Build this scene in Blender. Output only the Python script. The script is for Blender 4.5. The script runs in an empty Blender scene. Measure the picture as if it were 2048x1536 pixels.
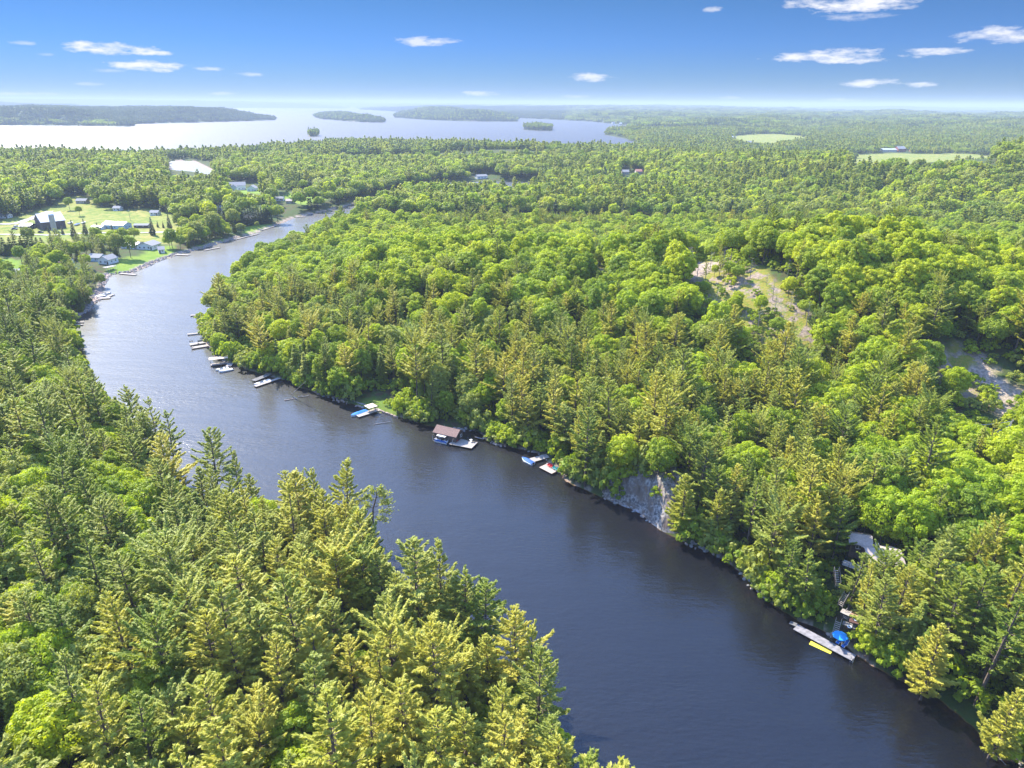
import bpy, math, random
import numpy as np
from mathutils import Matrix, Vector, Euler

SC = bpy.context.scene
R = math.radians
random.seed(7)
RNG = np.random.default_rng(11)

# ------------------------------------------------------------------ camera
CAM_H, FPX, PITCH, ROLL = 100.0, 1400.0, R(21.84), R(0.35)
cam_d = bpy.data.cameras.new('camera'); cam = bpy.data.objects.new('camera', cam_d)
SC.collection.objects.link(cam)
cam_d.sensor_width = 36; cam_d.lens = 36 * FPX / 2048
cam_d.clip_start = 1; cam_d.clip_end = 90000
CROT = Euler((math.pi / 2 - PITCH, 0, 0)).to_matrix() @ Matrix.Rotation(ROLL, 3, 'Z')
cam.matrix_world = Matrix.Translation((0, 0, CAM_H)) @ CROT.to_4x4()
SC.camera = cam
# ------------------------------------------------------------------ sky, sun, exposure
SUN_AZ, SUN_EL = R(-43), R(45)        # azimuth left of the view, elevation
W = bpy.data.worlds.new('World'); SC.world = W; W.use_nodes = True
wn, wl = W.node_tree.nodes, W.node_tree.links
SKY_STRENGTH = 0.085
def nd(nt, typ, **kw):
    n = nt.nodes.new(typ)
    for k, v in kw.items():
        if k.startswith('i_'):
            n.inputs[int(k[2:]) if k[2:].isdigit() else k[2:].replace('_', ' ')].default_value = v
        else: setattr(n, k, v)
    return n
def mth(nt, op, a, b=None, c=None, clamp=False):
    n = nt.nodes.new('ShaderNodeMath'); n.operation = op; n.use_clamp = clamp
    for i, v in enumerate((a, b, c)):
        if v is None: continue
        if isinstance(v, (int, float)): n.inputs[i].default_value = v
        else: nt.links.new(v, n.inputs[i])
    return n.outputs[0]
def build_world():
    nt = W.node_tree
    bg = wn['Background']; bg.inputs[1].default_value = SKY_STRENGTH
    sky = nd(nt, 'ShaderNodeTexSky', sky_type='NISHITA', sun_disc=False)
    sky.sun_elevation = SUN_EL; sky.sun_rotation = SUN_AZ
    sky.altitude = 300; sky.air_density = 1.0; sky.dust_density = 0.1; sky.ozone_density = 3
    # fair weather clouds, each a soft noise-broken patch fixed to a direction of the sky
    tc = nd(nt, 'ShaderNodeTexCoord'); sp = nd(nt, 'ShaderNodeSeparateXYZ')
    wl.new(tc.outputs['Generated'], sp.inputs[0])
    az = mth(nt, 'ARCTAN2', sp.outputs[0], sp.outputs[1]); el = mth(nt, 'ARCSINE', sp.outputs[2])
    rp = nd(nt, 'ShaderNodeValToRGB'); wl.new(mth(nt, 'DIVIDE', el, .8, clamp=True), rp.inputs[0])      # deep clear blue low in the sky, paler overhead
    els = rp.color_ramp.elements; els[0].position = 0; els[0].color = (.12, .215, .43, 1); els[1].position = 1; els[1].color = (3.1, 3.2, 3.7, 1)
    for p, c in ((.087, (.092, .208, .475, 1)), (.17, (.090, .196, .34, 1)), (.27, (.40, .50, .74, 1)), (.5, (2.4, 2.35, 2.6, 1))): e = els.new(p); e.color = c
    hs = nd(nt, 'ShaderNodeMixRGB', blend_type='MULTIPLY'); hs.inputs[0].default_value = 1; wl.new(sky.outputs[0], hs.inputs[1]); wl.new(rp.outputs[0], hs.inputs[2])
    cb = nd(nt, 'ShaderNodeCombineXYZ'); wl.new(az, cb.inputs[0]); wl.new(mth(nt, 'MULTIPLY', el, 3.5), cb.inputs[1])
    nz = nd(nt, 'ShaderNodeTexNoise'); nz.inputs['Scale'].default_value = 34; nz.inputs['Detail'].default_value = 7
    nz.inputs['Roughness'].default_value = 0.62; wl.new(cb.outputs[0], nz.inputs['Vector'])
    nf = mth(nt, 'MULTIPLY', mth(nt, 'SUBTRACT', nz.outputs[0], 0.5), 4.6)
    tot = None
    for (px, py, w, h, den) in CLOUDS:
        d = (CROT @ Vector(((px - 1024) / FPX, (768 - py) / FPX, -1))).normalized()
        a0, e0 = math.atan2(d.x, d.y), math.asin(d.z)
        u = mth(nt, 'DIVIDE', mth(nt, 'SUBTRACT', az, a0), w / FPX * math.cos(e0) * 1.0)
        v = mth(nt, 'DIVIDE', mth(nt, 'SUBTRACT', el, e0), h / FPX)
        rr = mth(nt, 'ADD', mth(nt, 'MULTIPLY', u, u), mth(nt, 'MULTIPLY', v, v))
        s = mth(nt, 'ADD', mth(nt, 'SUBTRACT', 1.0, rr), nf)
        s = mth(nt, 'MULTIPLY', mth(nt, 'MULTIPLY', s, 0.85, clamp=True), den, clamp=True)
        s = mth(nt, 'MULTIPLY', s, mth(nt, 'LESS_THAN', rr, 3.2))
        tot = s if tot is None else mth(nt, 'MAXIMUM', tot, s)
    mx = nd(nt, 'ShaderNodeMixRGB'); wl.new(tot, mx.inputs[0]); wl.new(hs.outputs[0], mx.inputs[1])
    mx.inputs[2].default_value = (4.5, 4.5, 4.75, 1)
    wl.new(mx.outputs[0], bg.inputs[0])
CLOUDS = [(215, 97, 72, 9, 1), (312, 107, 26, 4.5, 1), (300, 132, 62, 9, 1), (410, 137, 26, 3.5, .6), (495, 148, 22, 4, .6),
          (850, 82, 58, 9, .75), (965, 187, 34, 5, .9), (1175, 155, 48, 7, .85), (1710, 8, 108, 13, 1), (1712, 33, 62, 6, .45),
          (1426, 18, 18, 5, .6), (1672, 114, 100, 12, .95), (2005, 68, 62, 12, .85), (1875, 101, 48, 6, .8), (1742, 166, 48, 6.5, .95),
          (1838, 169, 26, 5, .85), (1680, 200, 40, 3, .5), (1460, 196, 22, 3, .4), (1150, 193, 26, 3, .4), (50, 188, 46, 3, .6),
          (45, 85, 20, 4, .45), (90, 109, 12, 3, .35), (180, 168, 22, 3, .35), (220, 141, 26, 3, .35), (440, 187, 26, 3, .45)]
build_world()
sun_d = bpy.data.lights.new('sun', 'SUN'); sun_d.energy = 5; sun_d.angle = R(0.6); sun_d.color = (1, .94, .80)
sun = bpy.data.objects.new('sun', sun_d); SC.collection.objects.link(sun)
sdir = Vector((math.sin(SUN_AZ) * math.cos(SUN_EL), math.cos(SUN_AZ) * math.cos(SUN_EL), math.sin(SUN_EL)))
sun.rotation_euler = sdir.to_track_quat('Z', 'Y').to_euler()
SC.view_settings.view_transform = 'Standard'; SC.view_settings.look = 'None'
SC.view_settings.gamma = 1; SC.view_settings.exposure = 1.42
cy = SC.cycles
cy.max_bounces = 6; cy.diffuse_bounces = 3; cy.glossy_bounces = 3; cy.transmission_bounces = 3
cy.transparent_max_bounces = 6; cy.volume_bounces = 1; cy.sample_clamp_indirect = 3; cy.sample_clamp_direct = 12
cy.caustics_reflective = False; cy.caustics_refractive = False

# ------------------------------------------------------------------ maths
CR = np.array(CROT)
def ray(px, py):
    d = CR @ np.array([(px - 1024) / FPX, (768 - py) / FPX, -1.0]); return d
def unproj(px, py, z=0.0):
    d = ray(px, py); t = (z - CAM_H) / min(d[2], -2e-3); return np.array([d[0] * t, d[1] * t])
def P(pts, z=0.0): return np.array([unproj(a, b, z) for a, b in pts])
def project(x, y, z):
    v = np.stack([x, y, np.asarray(z) - CAM_H], -1) @ CR
    dep = -v[..., 2]; dd = np.where(dep > 1, dep, 1)
    return 1024 + FPX * v[..., 0] / dd, 768 - FPX * v[..., 1] / dd, dep
def _h(ix, iy, s):
    n = (ix.astype(np.int64) * 374761393 + iy.astype(np.int64) * 668265263 + s * 974634777) & 0xffffffff
    n = ((n ^ (n >> 13)) * 1274126177) & 0xffffffff
    return ((n ^ (n >> 16)) & 0xffffff) / float(0xffffff)
def vnoise(x, y, s=0):
    ix, iy = np.floor(x), np.floor(y); fx, fy = x - ix, y - iy
    fx = fx * fx * (3 - 2 * fx); fy = fy * fy * (3 - 2 * fy); ix = ix.astype(np.int64); iy = iy.astype(np.int64)
    a = _h(ix, iy, s); b = _h(ix + 1, iy, s); c = _h(ix, iy + 1, s); d = _h(ix + 1, iy + 1, s)
    return (a + (b - a) * fx) * (1 - fy) + (c + (d - c) * fx) * fy
def fbm(x, y, s=0, o=4):
    r = 0; a = .5
    for i in range(o): r = r + a * vnoise(x * 2 ** i + 17 * i, y * 2 ** i - 9 * i, s + i); a *= .5
    return r / (1 - .5 ** o)
def sstep(a, b, x): t = np.clip((x - a) / (b - a), 0, 1); return t * t * (3 - 2 * t)
def inside(x, y, poly):
    c = np.zeros(np.shape(x), bool); n = len(poly); j = n - 1
    for i in range(n):
        xi, yi = poly[i]; xj, yj = poly[j]
        if yi != yj: c ^= ((yi > y) != (yj > y)) & (x < (xj - xi) * (y - yi) / (yj - yi) + xi)
        j = i
    return c
def edist(x, y, poly, closed=True):
    d = np.full(np.shape(x), 1e12); n = len(poly)
    for i in range(n if closed else n - 1):
        a = poly[i]; b = poly[(i + 1) % n]; ab = b - a; L = ab @ ab + 1e-9
        t = np.clip(((x - a[0]) * ab[0] + (y - a[1]) * ab[1]) / L, 0, 1)
        d = np.minimum(d, (x - a[0] - t * ab[0]) ** 2 + (y - a[1] - t * ab[1]) ** 2)
    return np.sqrt(d)
def sd(x, y, poly): d = edist(x, y, poly); return np.where(inside(x, y, poly), d, -d)   # + inside
# ------------------------------------------------------------------ shorelines (world polygons)
_right = P([(2500, 1800), (2160, 1620), (1990, 1497), (1930, 1440), (1840, 1378), (1770, 1345), (1700, 1305), (1640, 1268), (1590, 1240), (1530, 1192),
            (1480, 1145), (1440, 1118), (1380, 1088), (1330, 1062), (1290, 1032), (1235, 1008), (1190, 992), (1160, 975), (1130, 955), (1108, 935), (1090, 912), (1045, 897), (1000, 888),
            (965, 872), (940, 862), (900, 856), (860, 849), (800, 836), (760, 826), (720, 812), (690, 803), (640, 789), (600, 776), (560, 758), (520, 748), (490, 741),
            (462, 728), (440, 712), (425, 698), (412, 684), (405, 668), (400, 650), (398, 632)])
_rightup = P([(402, 600), (410, 575), (440, 542), (480, 512), (540, 490), (600, 468), (650, 439), (690, 419), (740, 401), (800, 381), (850, 371), (900, 371), (1000, 371), (1060, 369)], 13)
_leftup = P([(1085, 362), (1000, 363), (900, 364), (800, 382), (720, 405), (665, 420), (600, 433), (560, 449), (520, 464), (480, 475), (430, 490), (350, 512), (300, 531), (272, 545), (222, 550),
             (212, 562), (208, 578), (200, 600), (170, 625), (150, 640), (143, 660), (140, 672)])
_leftlow = P([(152, 695), (195, 745), (214, 785), (250, 828), (300, 865), (340, 920), (385, 962), (440, 978), (500, 985), (560, 985), (620, 995), (690, 1015),
              (755, 1050), (775, 1095), (790, 1140), (850, 1155), (925, 1175), (975, 1215), (1000, 1265), (1055, 1300), (1095, 1360), (1120, 1440), (1165, 1510), (1235, 1590), (1310, 1700)], 13)
RIVER = np.concatenate([_right, _rightup, _leftup, _leftlow, np.array([[40., 15.], [70, -60], [150, -80]])])
_near = P([(1310, 287), (1200, 287), (1100, 287), (1000, 284), (900, 280), (760, 279), (690, 276), (640, 281), (560, 285), (500, 290), (400, 296), (330, 299), (200, 301),
           (100, 298), (0, 297), (-500, 297)], 13)
LAKE = np.concatenate([P([(-500, 209), (-200, 210.5), (0, 213), (200, 213.5), (330, 215), (560, 216), (690, 217), (705, 213), (720, 219), (790, 223), (900, 228), (1034, 236),
                          (1181, 243), (1262, 251), (1262, 255), (1218, 262), (1208, 269), (1250, 277)]), _near])
BAY = P([(338, 322), (385, 322), (405, 332), (425, 342), (425, 350), (385, 343), (345, 340)])
FARPOND = [P([(1615, 256), (1625, 256), (1622, 264), (1612, 264)])]
ISLES = [P([(-500, 250), (0, 251), (190, 252), (262, 254), (272, 248), (400, 245), (500, 242), (549, 240.5), (540, 236), (400, 233), (200, 231), (0, 233), (-500, 232)]),
         P([(627, 233), (640, 238), (700, 243), (740, 245), (767, 245), (765, 241), (745, 237), (700, 232), (640, 229.5)]),
         P([(788, 235), (850, 240), (920, 242.5), (1036, 243.5), (1036, 237), (960, 233), (850, 230), (788, 231)]),
         P([(1045, 259), (1070, 261), (1103, 261.5), (1104, 257.5), (1075, 256), (1050, 256.5)]),
         P([(617, 273), (636, 273), (636, 270.5), (618, 270.5)]),
         P([(-200, 219), (60, 219), (180, 218), (190, 216), (60, 215), (-200, 216)])]
ISLE_H = [50, 34, 52, 9, 2, 40]
def shore(x, y):
    """signed distance to the shore, positive on land"""
    x = np.asarray(x, float); y = np.asarray(y, float)
    jx = x + (vnoise(x / 7, y / 7, 41) - .5) * 3.2; jy = y + (vnoise(x / 7, y / 7, 43) - .5) * 3.2
    far = y > 1000
    d = np.full(x.shape, 1e5)
    m = ~(y > 1400)
    if m.any(): d[m] = -sd(jx[m], jy[m], RIVER)
    m = y > 800
    if m.any(): d[m] = np.minimum(d[m], -sd(x[m], y[m], BAY))
    m = y > 1200
    if m.any():
        xm, ym = x[m], y[m]; l = -sd(xm, ym, LAKE)
        for p in ISLES: l = np.maximum(l, sd(xm, ym, p))
        for p in FARPOND: l = np.minimum(l, -sd(xm, ym, p))
        d[m] = np.minimum(d[m], l)
    return d
def bump(x, y, cx, cy, r1, r2, a=0):
    c, s = math.cos(a), math.sin(a); u = (x - cx) * c + (y - cy) * s; v = -(x - cx) * s + (y - cy) * c
    return np.exp(-(u / r1) ** 2 - (v / r2) ** 2)
CLEAR = {  # open ground, world polygons
 'field': [P([(-60, 450), (60, 426), (110, 410), (150, 396), (180, 398), (200, 413), (230, 420), (290, 417), (366, 430), (368, 462), (345, 470), (350, 484), (300, 484), (235, 478), (180, 470), (150, 478), (70, 484), (-60, 490)], 4),
           np.concatenate([P([(1700, 307), (1780, 303), (1850, 304), (1920, 303), (1990, 308)], 6), P([(1990, 312), (1900, 320), (1760, 326), (1705, 320)], 22)]),
           np.concatenate([P([(1465, 269), (1500, 267), (1560, 267), (1612, 270)], 8), P([(1600, 274), (1540, 282), (1490, 281)], 20)])],
 'lawn': [P([(-60, 512), (46, 514), (40, 548), (-60, 556)], 4),
          P([(212, 545), (216, 532), (245, 515), (292, 505), (285, 494), (345, 488), (352, 508), (300, 529), (262, 545)], 3),
          P([(350, 503), (400, 485), (430, 476), (482, 468), (470, 478), (430, 490)], 3),
          P([(484, 464), (494, 450), (508, 440), (545, 442), (548, 456), (520, 463)], 3),
          P([(566, 398), (572, 388), (640, 386), (652, 398), (610, 408)], 4), P([(462, 385), (490, 376), (550, 376), (552, 388), (500, 391)], 4),
          P([(690, 402), (705, 400), (705, 410), (692, 412)], 4)],
}
LAND = [P([(690, 803), (745, 785), (790, 800), (800, 832), (740, 815)], 2), P([(430, 700), (470, 690), (530, 728), (520, 745), (470, 730)], 1.5)]   # open shore ground
FARM_C = unproj(180, 460, 4); FIELD_C = [unproj(1850, 312, 8), unproj(1540, 274, 8), unproj(1290, 296, 5)]
def ground_h(x, y, d=None):
    x = np.asarray(x, float); y = np.asarray(y, float)
    if d is None: d = shore(x, y)
    r = np.hypot(x, y)
    near = sstep(1500, 900, r)
    right = near * sstep(-15, 30, x + .0 * y + .45 * (160 - y) * 0)      # hill east of the river
    h = .7 * sstep(0, 3, d) + 1.6 * sstep(2, 25, d)
    hill = 30 * bump(x, y, 120, 285, 85, 62, -.15) + 22 * bump(x, y, 210, 250, 90, 80) + 16 * bump(x, y, 20, 330, 90, 60) + 9 * bump(x, y, 95, 130, 60, 45) + 12 * bump(x, y, -45, 380, 60, 80)
    hill = hill + 44 * bump(x, y, 600, 800, 230, 190) + 14 * bump(x, y, 350, 1050, 260, 160) + 10 * bump(x, y, -60, 1350, 330, 120)
    hill = hill + 7 * bump(x, y, -60, 90, 60, 60) + 9 * bump(x, y, -170, 190, 70, 90)
    cliff = 8 * bump(x, y, *CLIFF_C, 13, 11, CLIFF_A)
    h = h + hill * sstep(0, 75, d) + cliff * sstep(-.3, 3.5, d)
    roll_ = (fbm(x / 330, y / 330, 5, 3) - .38) * 2.1
    flat = np.clip(bump(x, y, FARM_C[0], FARM_C[1], 230, 170) + 1.3 * bump(x, y, *FIELD_C[0], 330, 330) + 1.3 * bump(x, y, *FIELD_C[1], 450, 500) + 1.4 * bump(x, y, *FIELD_C[2], 420, 380), 0, 1)
    h = h + sstep(0, 120, d) * np.clip(roll_, 0, 2) * (4 + 26 * sstep(450, 2600, r)) * (1 - flat)
    far = (fbm(x / 2600, y / 2600, 9, 3) - .3) * 2.2
    h = h + sstep(60, 900, d) * sstep(1700, 6000, r) * np.clip(far, 0, 2) * 46
    h = h + sstep(0, 1500, d) * sstep(9000, 16000, y) * (20 + 50 * sstep(-2500, -9000, x))
    for p, hh in zip(ISLES, ISLE_H):
        c = p.mean(0); m = np.hypot(x - c[0], y - c[1]) < 9000
        if hh > 5 and m.any():
            w = 250 if hh > 20 else 60
            q = np.zeros_like(h); q[m] = sstep(0, w * 1.3, sd(x[m], y[m], p)) * hh * (.62 + .6 * vnoise(x[m] / 420, y[m] / 420, 3)); h = np.maximum(h, q + .5 * (q > 0))
    h = h + np.where(r < 900, (fbm(x / 9, y / 9, 2, 3) - .5) * 1.2 * sstep(1, 14, d), 0)
    return np.where(d > 0, h, np.maximum(-2.6, d * .42))
_a, _b = unproj(1225, 1003), unproj(1345, 1068)
CLIFF_C = tuple((_a + _b) / 2 + np.array([4., 6.])); CLIFF_A = math.atan2(_b[1] - _a[1], _b[0] - _a[0])
def gh(x, y): return float(ground_h(np.array([x]), np.array([y]))[0])
def hit(px, py, up=0.0):
    """where the view ray of a photo point meets the ground (or the water)"""
    d = ray(px, py); t = np.geomspace(60, 9000, 2600); x, y, z = d[0] * t, d[1] * t, CAM_H + d[2] * t
    g = np.maximum(ground_h(x, y), 0) + up; i = int(np.argmax(z < g)); return np.array([x[i], y[i], g[i]])

def PH(pts): return np.array([hit(a, b)[:2] for a, b in pts])
BALD = [PH([(1335, 512), (1400, 518), (1470, 522), (1530, 536), (1580, 566), (1628, 608), (1645, 655), (1632, 715), (1600, 735), (1560, 712), (1530, 680), (1480, 655), (1430, 640), (1400, 605), (1375, 575), (1350, 545)]),
        PH([(1182, 512), (1212, 516), (1208, 545), (1180, 545)]),
        PH([(1878, 712), (1925, 704), (1985, 730), (2030, 766), (2110, 792), (2110, 860), (1990, 830), (1925, 800), (1890, 765)])]
# ------------------------------------------------------------------ materials
MATS = {}
def mat(name, col=None, rough=.8, metal=0, spec=.3, noise=0, nscale=3, bump_=0, col2=None):
    if name in MATS: return MATS[name]
    m = bpy.data.materials.new(name); m.use_nodes = True; nt = m.node_tree; b = nt.nodes['Principled BSDF']
    b.inputs['Roughness'].default_value = rough; b.inputs['Metallic'].default_value = metal; b.inputs['Specular IOR Level'].default_value = spec
    c = (*col, 1); b.inputs['Base Color'].default_value = c
    if noise or col2:
        tc = nd(nt, 'ShaderNodeTexCoord'); nz = nd(nt, 'ShaderNodeTexNoise'); nz.inputs['Scale'].default_value = nscale; nz.inputs['Detail'].default_value = 5
        nt.links.new(tc.outputs['Object'], nz.inputs['Vector'])
        mx = nd(nt, 'ShaderNodeMixRGB'); rp = nd(nt, 'ShaderNodeMapRange'); rp.inputs[1].default_value = .35; rp.inputs[2].default_value = .65
        nt.links.new(nz.outputs[0], rp.inputs[0]); nt.links.new(rp.outputs[0], mx.inputs[0])
        mx.inputs[1].default_value = c; mx.inputs[2].default_value = (*(col2 or [v * (1 - noise) for v in col]), 1)
        nt.links.new(mx.outputs[0], b.inputs['Base Color'])
        if bump_:
            bp = nd(nt, 'ShaderNodeBump'); bp.inputs['Distance'].default_value = bump_; nt.links.new(nz.outputs[0], bp.inputs['Height']); nt.links.new(bp.outputs[0], b.inputs['Normal'])
    MATS[name] = m; return m
def leafmat(name, ca, cb, trans=.38, tcol=None):
    m = bpy.data.materials.new(name); m.use_nodes = True; nt = m.node_tree; L = nt.links
    b = nt.nodes['Principled BSDF']; out = nt.nodes['Material Output']
    oi = nd(nt, 'ShaderNodeObjectInfo'); geo = nd(nt, 'ShaderNodeNewGeometry')
    nz = nd(nt, 'ShaderNodeTexNoise'); nz.inputs['Scale'].default_value = .012; nz.inputs['Detail'].default_value = 2; L.new(oi.outputs['Location'], nz.inputs['Vector'])
    n2 = nd(nt, 'ShaderNodeTexNoise'); n2.inputs['Scale'].default_value = 1.1; n2.inputs['Detail'].default_value = 2; L.new(geo.outputs['Position'], n2.inputs['Vector'])
    f = mth(nt, 'ADD', mth(nt, 'MULTIPLY', oi.outputs['Random'], .6), mth(nt, 'MULTIPLY', mth(nt, 'SUBTRACT', nz.outputs[0], .35), 1.1))
    f = mth(nt, 'ADD', f, mth(nt, 'MULTIPLY', mth(nt, 'SUBTRACT', n2.outputs[0], .5), .9), clamp=True)
    mx = nd(nt, 'ShaderNodeMixRGB'); L.new(f, mx.inputs[0]); mx.inputs[1].default_value = (*ca, 1); mx.inputs[2].default_value = (*cb, 1)
    L.new(mx.outputs[0], b.inputs['Base Color']); b.inputs['Roughness'].default_value = .55; b.inputs['Specular IOR Level'].default_value = .35
    tr = nd(nt, 'ShaderNodeBsdfTranslucent'); gm = nd(nt, 'ShaderNodeMixRGB', blend_type='MULTIPLY'); gm.inputs[0].default_value = 1
    L.new(mx.outputs[0], gm.inputs[1]); gm.inputs[2].default_value = (*(tcol or (1.5, 1.45, .6)), 1); L.new(gm.outputs[0], tr.inputs[0])
    ms = nd(nt, 'ShaderNodeMixShader'); ms.inputs[0].default_value = trans; L.new(b.outputs[0], ms.inputs[1]); L.new(tr.outputs[0], ms.inputs[2]); L.new(ms.outputs[0], out.inputs[0])
    MATS[name] = m; return m
LM = {
 'lime':   leafmat('leaf_lime', (.29, .39, .012), (.46, .49, .018), .5),
 'green':  leafmat('leaf_green', (.19, .28, .016), (.34, .40, .020), .48),
 'grey':   leafmat('leaf_greygreen', (.23, .28, .045), (.37, .39, .065), .46),
 'golden': leafmat('needle_golden', (.38, .40, .050), (.54, .49, .085), .42),
 'olive':  leafmat('needle_olive', (.28, .33, .055), (.44, .44, .085), .42),
 'fir':    leafmat('needle_green', (.20, .27, .032), (.33, .37, .048), .42),
 'spruce': leafmat('needle_dark', (.045, .085, .025), (.09, .14, .035), .15),
 'rust':   leafmat('needle_rusty', (.24, .13, .05), (.32, .19, .08), .25),
 'farg':   leafmat('far_canopy_green', (.17, .24, .025), (.31, .34, .035), .42),
 'fard':   leafmat('far_canopy_dark', (.09, .14, .022), (.18, .22, .030), .3),
}
M_BARK = mat('bark', (.16, .12, .10), .95, noise=.45, nscale=4)
M_DEADW = mat('weathered_wood', (.36, .32, .29), .9, noise=.4, nscale=5)

# ------------------------------------------------------------------ scene graph helpers
def tag(o, label=None, cat=None, group=None, kind=None):
    if label: o['label'] = label
    if cat: o['category'] = cat
    if group: o['group'] = group
    if kind: o['kind'] = kind
    return o
def thing(name, label, cat, loc=(0, 0, 0), rz=0, group=None):
    o = bpy.data.objects.new(name, None); SC.collection.objects.link(o); o.location = loc; o.rotation_euler = (0, 0, rz); o.empty_display_size = .2
    return tag(o, label, cat, group)
def np_mesh(name, verts, faces, mats, midx=None, smooth=False):
    """faces: (n,4) or (n,3) array or list of arrays"""
    fl = faces if isinstance(faces, list) else [faces]
    me = bpy.data.meshes.new(name); verts = np.asarray(verts, np.float32)
    tot = np.concatenate([f.reshape(-1) for f in fl]).astype(np.int32); cnt = np.concatenate([np.full(len(f), f.shape[1]) for f in fl])
    st = np.concatenate([[0], np.cumsum(cnt)[:-1]]).astype(np.int32)
    me.vertices.add(len(verts)); me.vertices.foreach_set('co', verts.reshape(-1))
    me.loops.add(len(tot)); me.loops.foreach_set('vertex_index', tot)
    me.polygons.add(len(cnt)); me.polygons.foreach_set('loop_start', st)
    if midx is not None: me.polygons.foreach_set('material_index', np.asarray(midx, np.int32))
    if smooth: me.polygons.foreach_set('use_smooth', np.ones(len(cnt), bool))
    for m in mats: me.materials.append(m)
    me.update(calc_edges=True); return me
def link(name, me, parent=None, loc=None):
    o = bpy.data.objects.new(name, me); SC.collection.objects.link(o)
    if parent: o.parent = parent
    if loc is not None: o.location = loc
    return o
class MB:
    def __init__(s): s.v = []; s.f = []
    def add(s, vs, fs):
        n = len(s.v); s.v += [tuple(map(float, v)) for v in vs]; s.f += [tuple(n + i for i in f) for f in fs]; return s
    def prism(s, pts, z0, z1):
        n = len(pts); s.add([(p[0], p[1], z0) for p in pts] + [(p[0], p[1], z1) for p in pts],
                            [tuple(range(n))[::-1], tuple(range(n, 2 * n))] + [(i, (i + 1) % n, n + (i + 1) % n, n + i) for i in range(n)]); return s
    def box(s, x0, x1, y0, y1, z0, z1): return s.prism([(x0, y0), (x1, y0), (x1, y1), (x0, y1)], z0, z1)
    def bar(s, a, b, w, h=None, up=(0, 0, 1)):
        a, b = Vector(a), Vector(b); h = h or w; d = (b - a).normalized(); u = Vector(up)
        if abs(d.dot(u)) > .95: u = Vector((1, 0, 0))
        sx = d.cross(u).normalized() * w / 2; sy = sx.cross(d).normalized() * h / 2
        q = [-sx - sy, sx - sy, sx + sy, -sx + sy]
        return s.add([a + k for k in q] + [b + k for k in q], [(3, 2, 1, 0), (4, 5, 6, 7)] + [(i, (i + 1) % 4, 4 + (i + 1) % 4, 4 + i) for i in range(4)])
    def tube(s, pts, rad, n=6):
        rings = []; pts = [Vector(p) for p in pts]
        for i, p in enumerate(pts):
            d = (pts[min(i + 1, len(pts) - 1)] - pts[max(i - 1, 0)]).normalized(); u = Vector((0, 0, 1)) if abs(d.z) < .9 else Vector((1, 0, 0))
            a = d.cross(u).normalized(); b = a.cross(d); r = rad[i] if hasattr(rad, '__len__') else rad
            rings.append([p + (a * math.cos(k * 2 * math.pi / n) + b * math.sin(k * 2 * math.pi / n)) * r for k in range(n)])
        vs = [q for rg in rings for q in rg]; fs = [tuple(range(n)), tuple(range(len(vs) - n, len(vs)))[::-1]]
        for i in range(len(pts) - 1):
            for k in range(n): fs.append((i * n + k, i * n + (k + 1) % n, (i + 1) * n + (k + 1) % n, (i + 1) * n + k))
        return s.add(vs, fs)
    def cyl(s, c, r, z0, z1, n=12, r1=None): return s.tube([(c[0], c[1], z0), (c[0], c[1], z1)], [r, r if r1 is None else r1], n)
    def arr(s): return np.array(s.v, np.float32), s.f
    def build(s, name, m, parent=None, loc=None):
        me = bpy.data.meshes.new(name); me.from_pydata(s.v, [], s.f); me.materials.append(m); me.update()
        return link(name, me, parent, loc)

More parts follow.
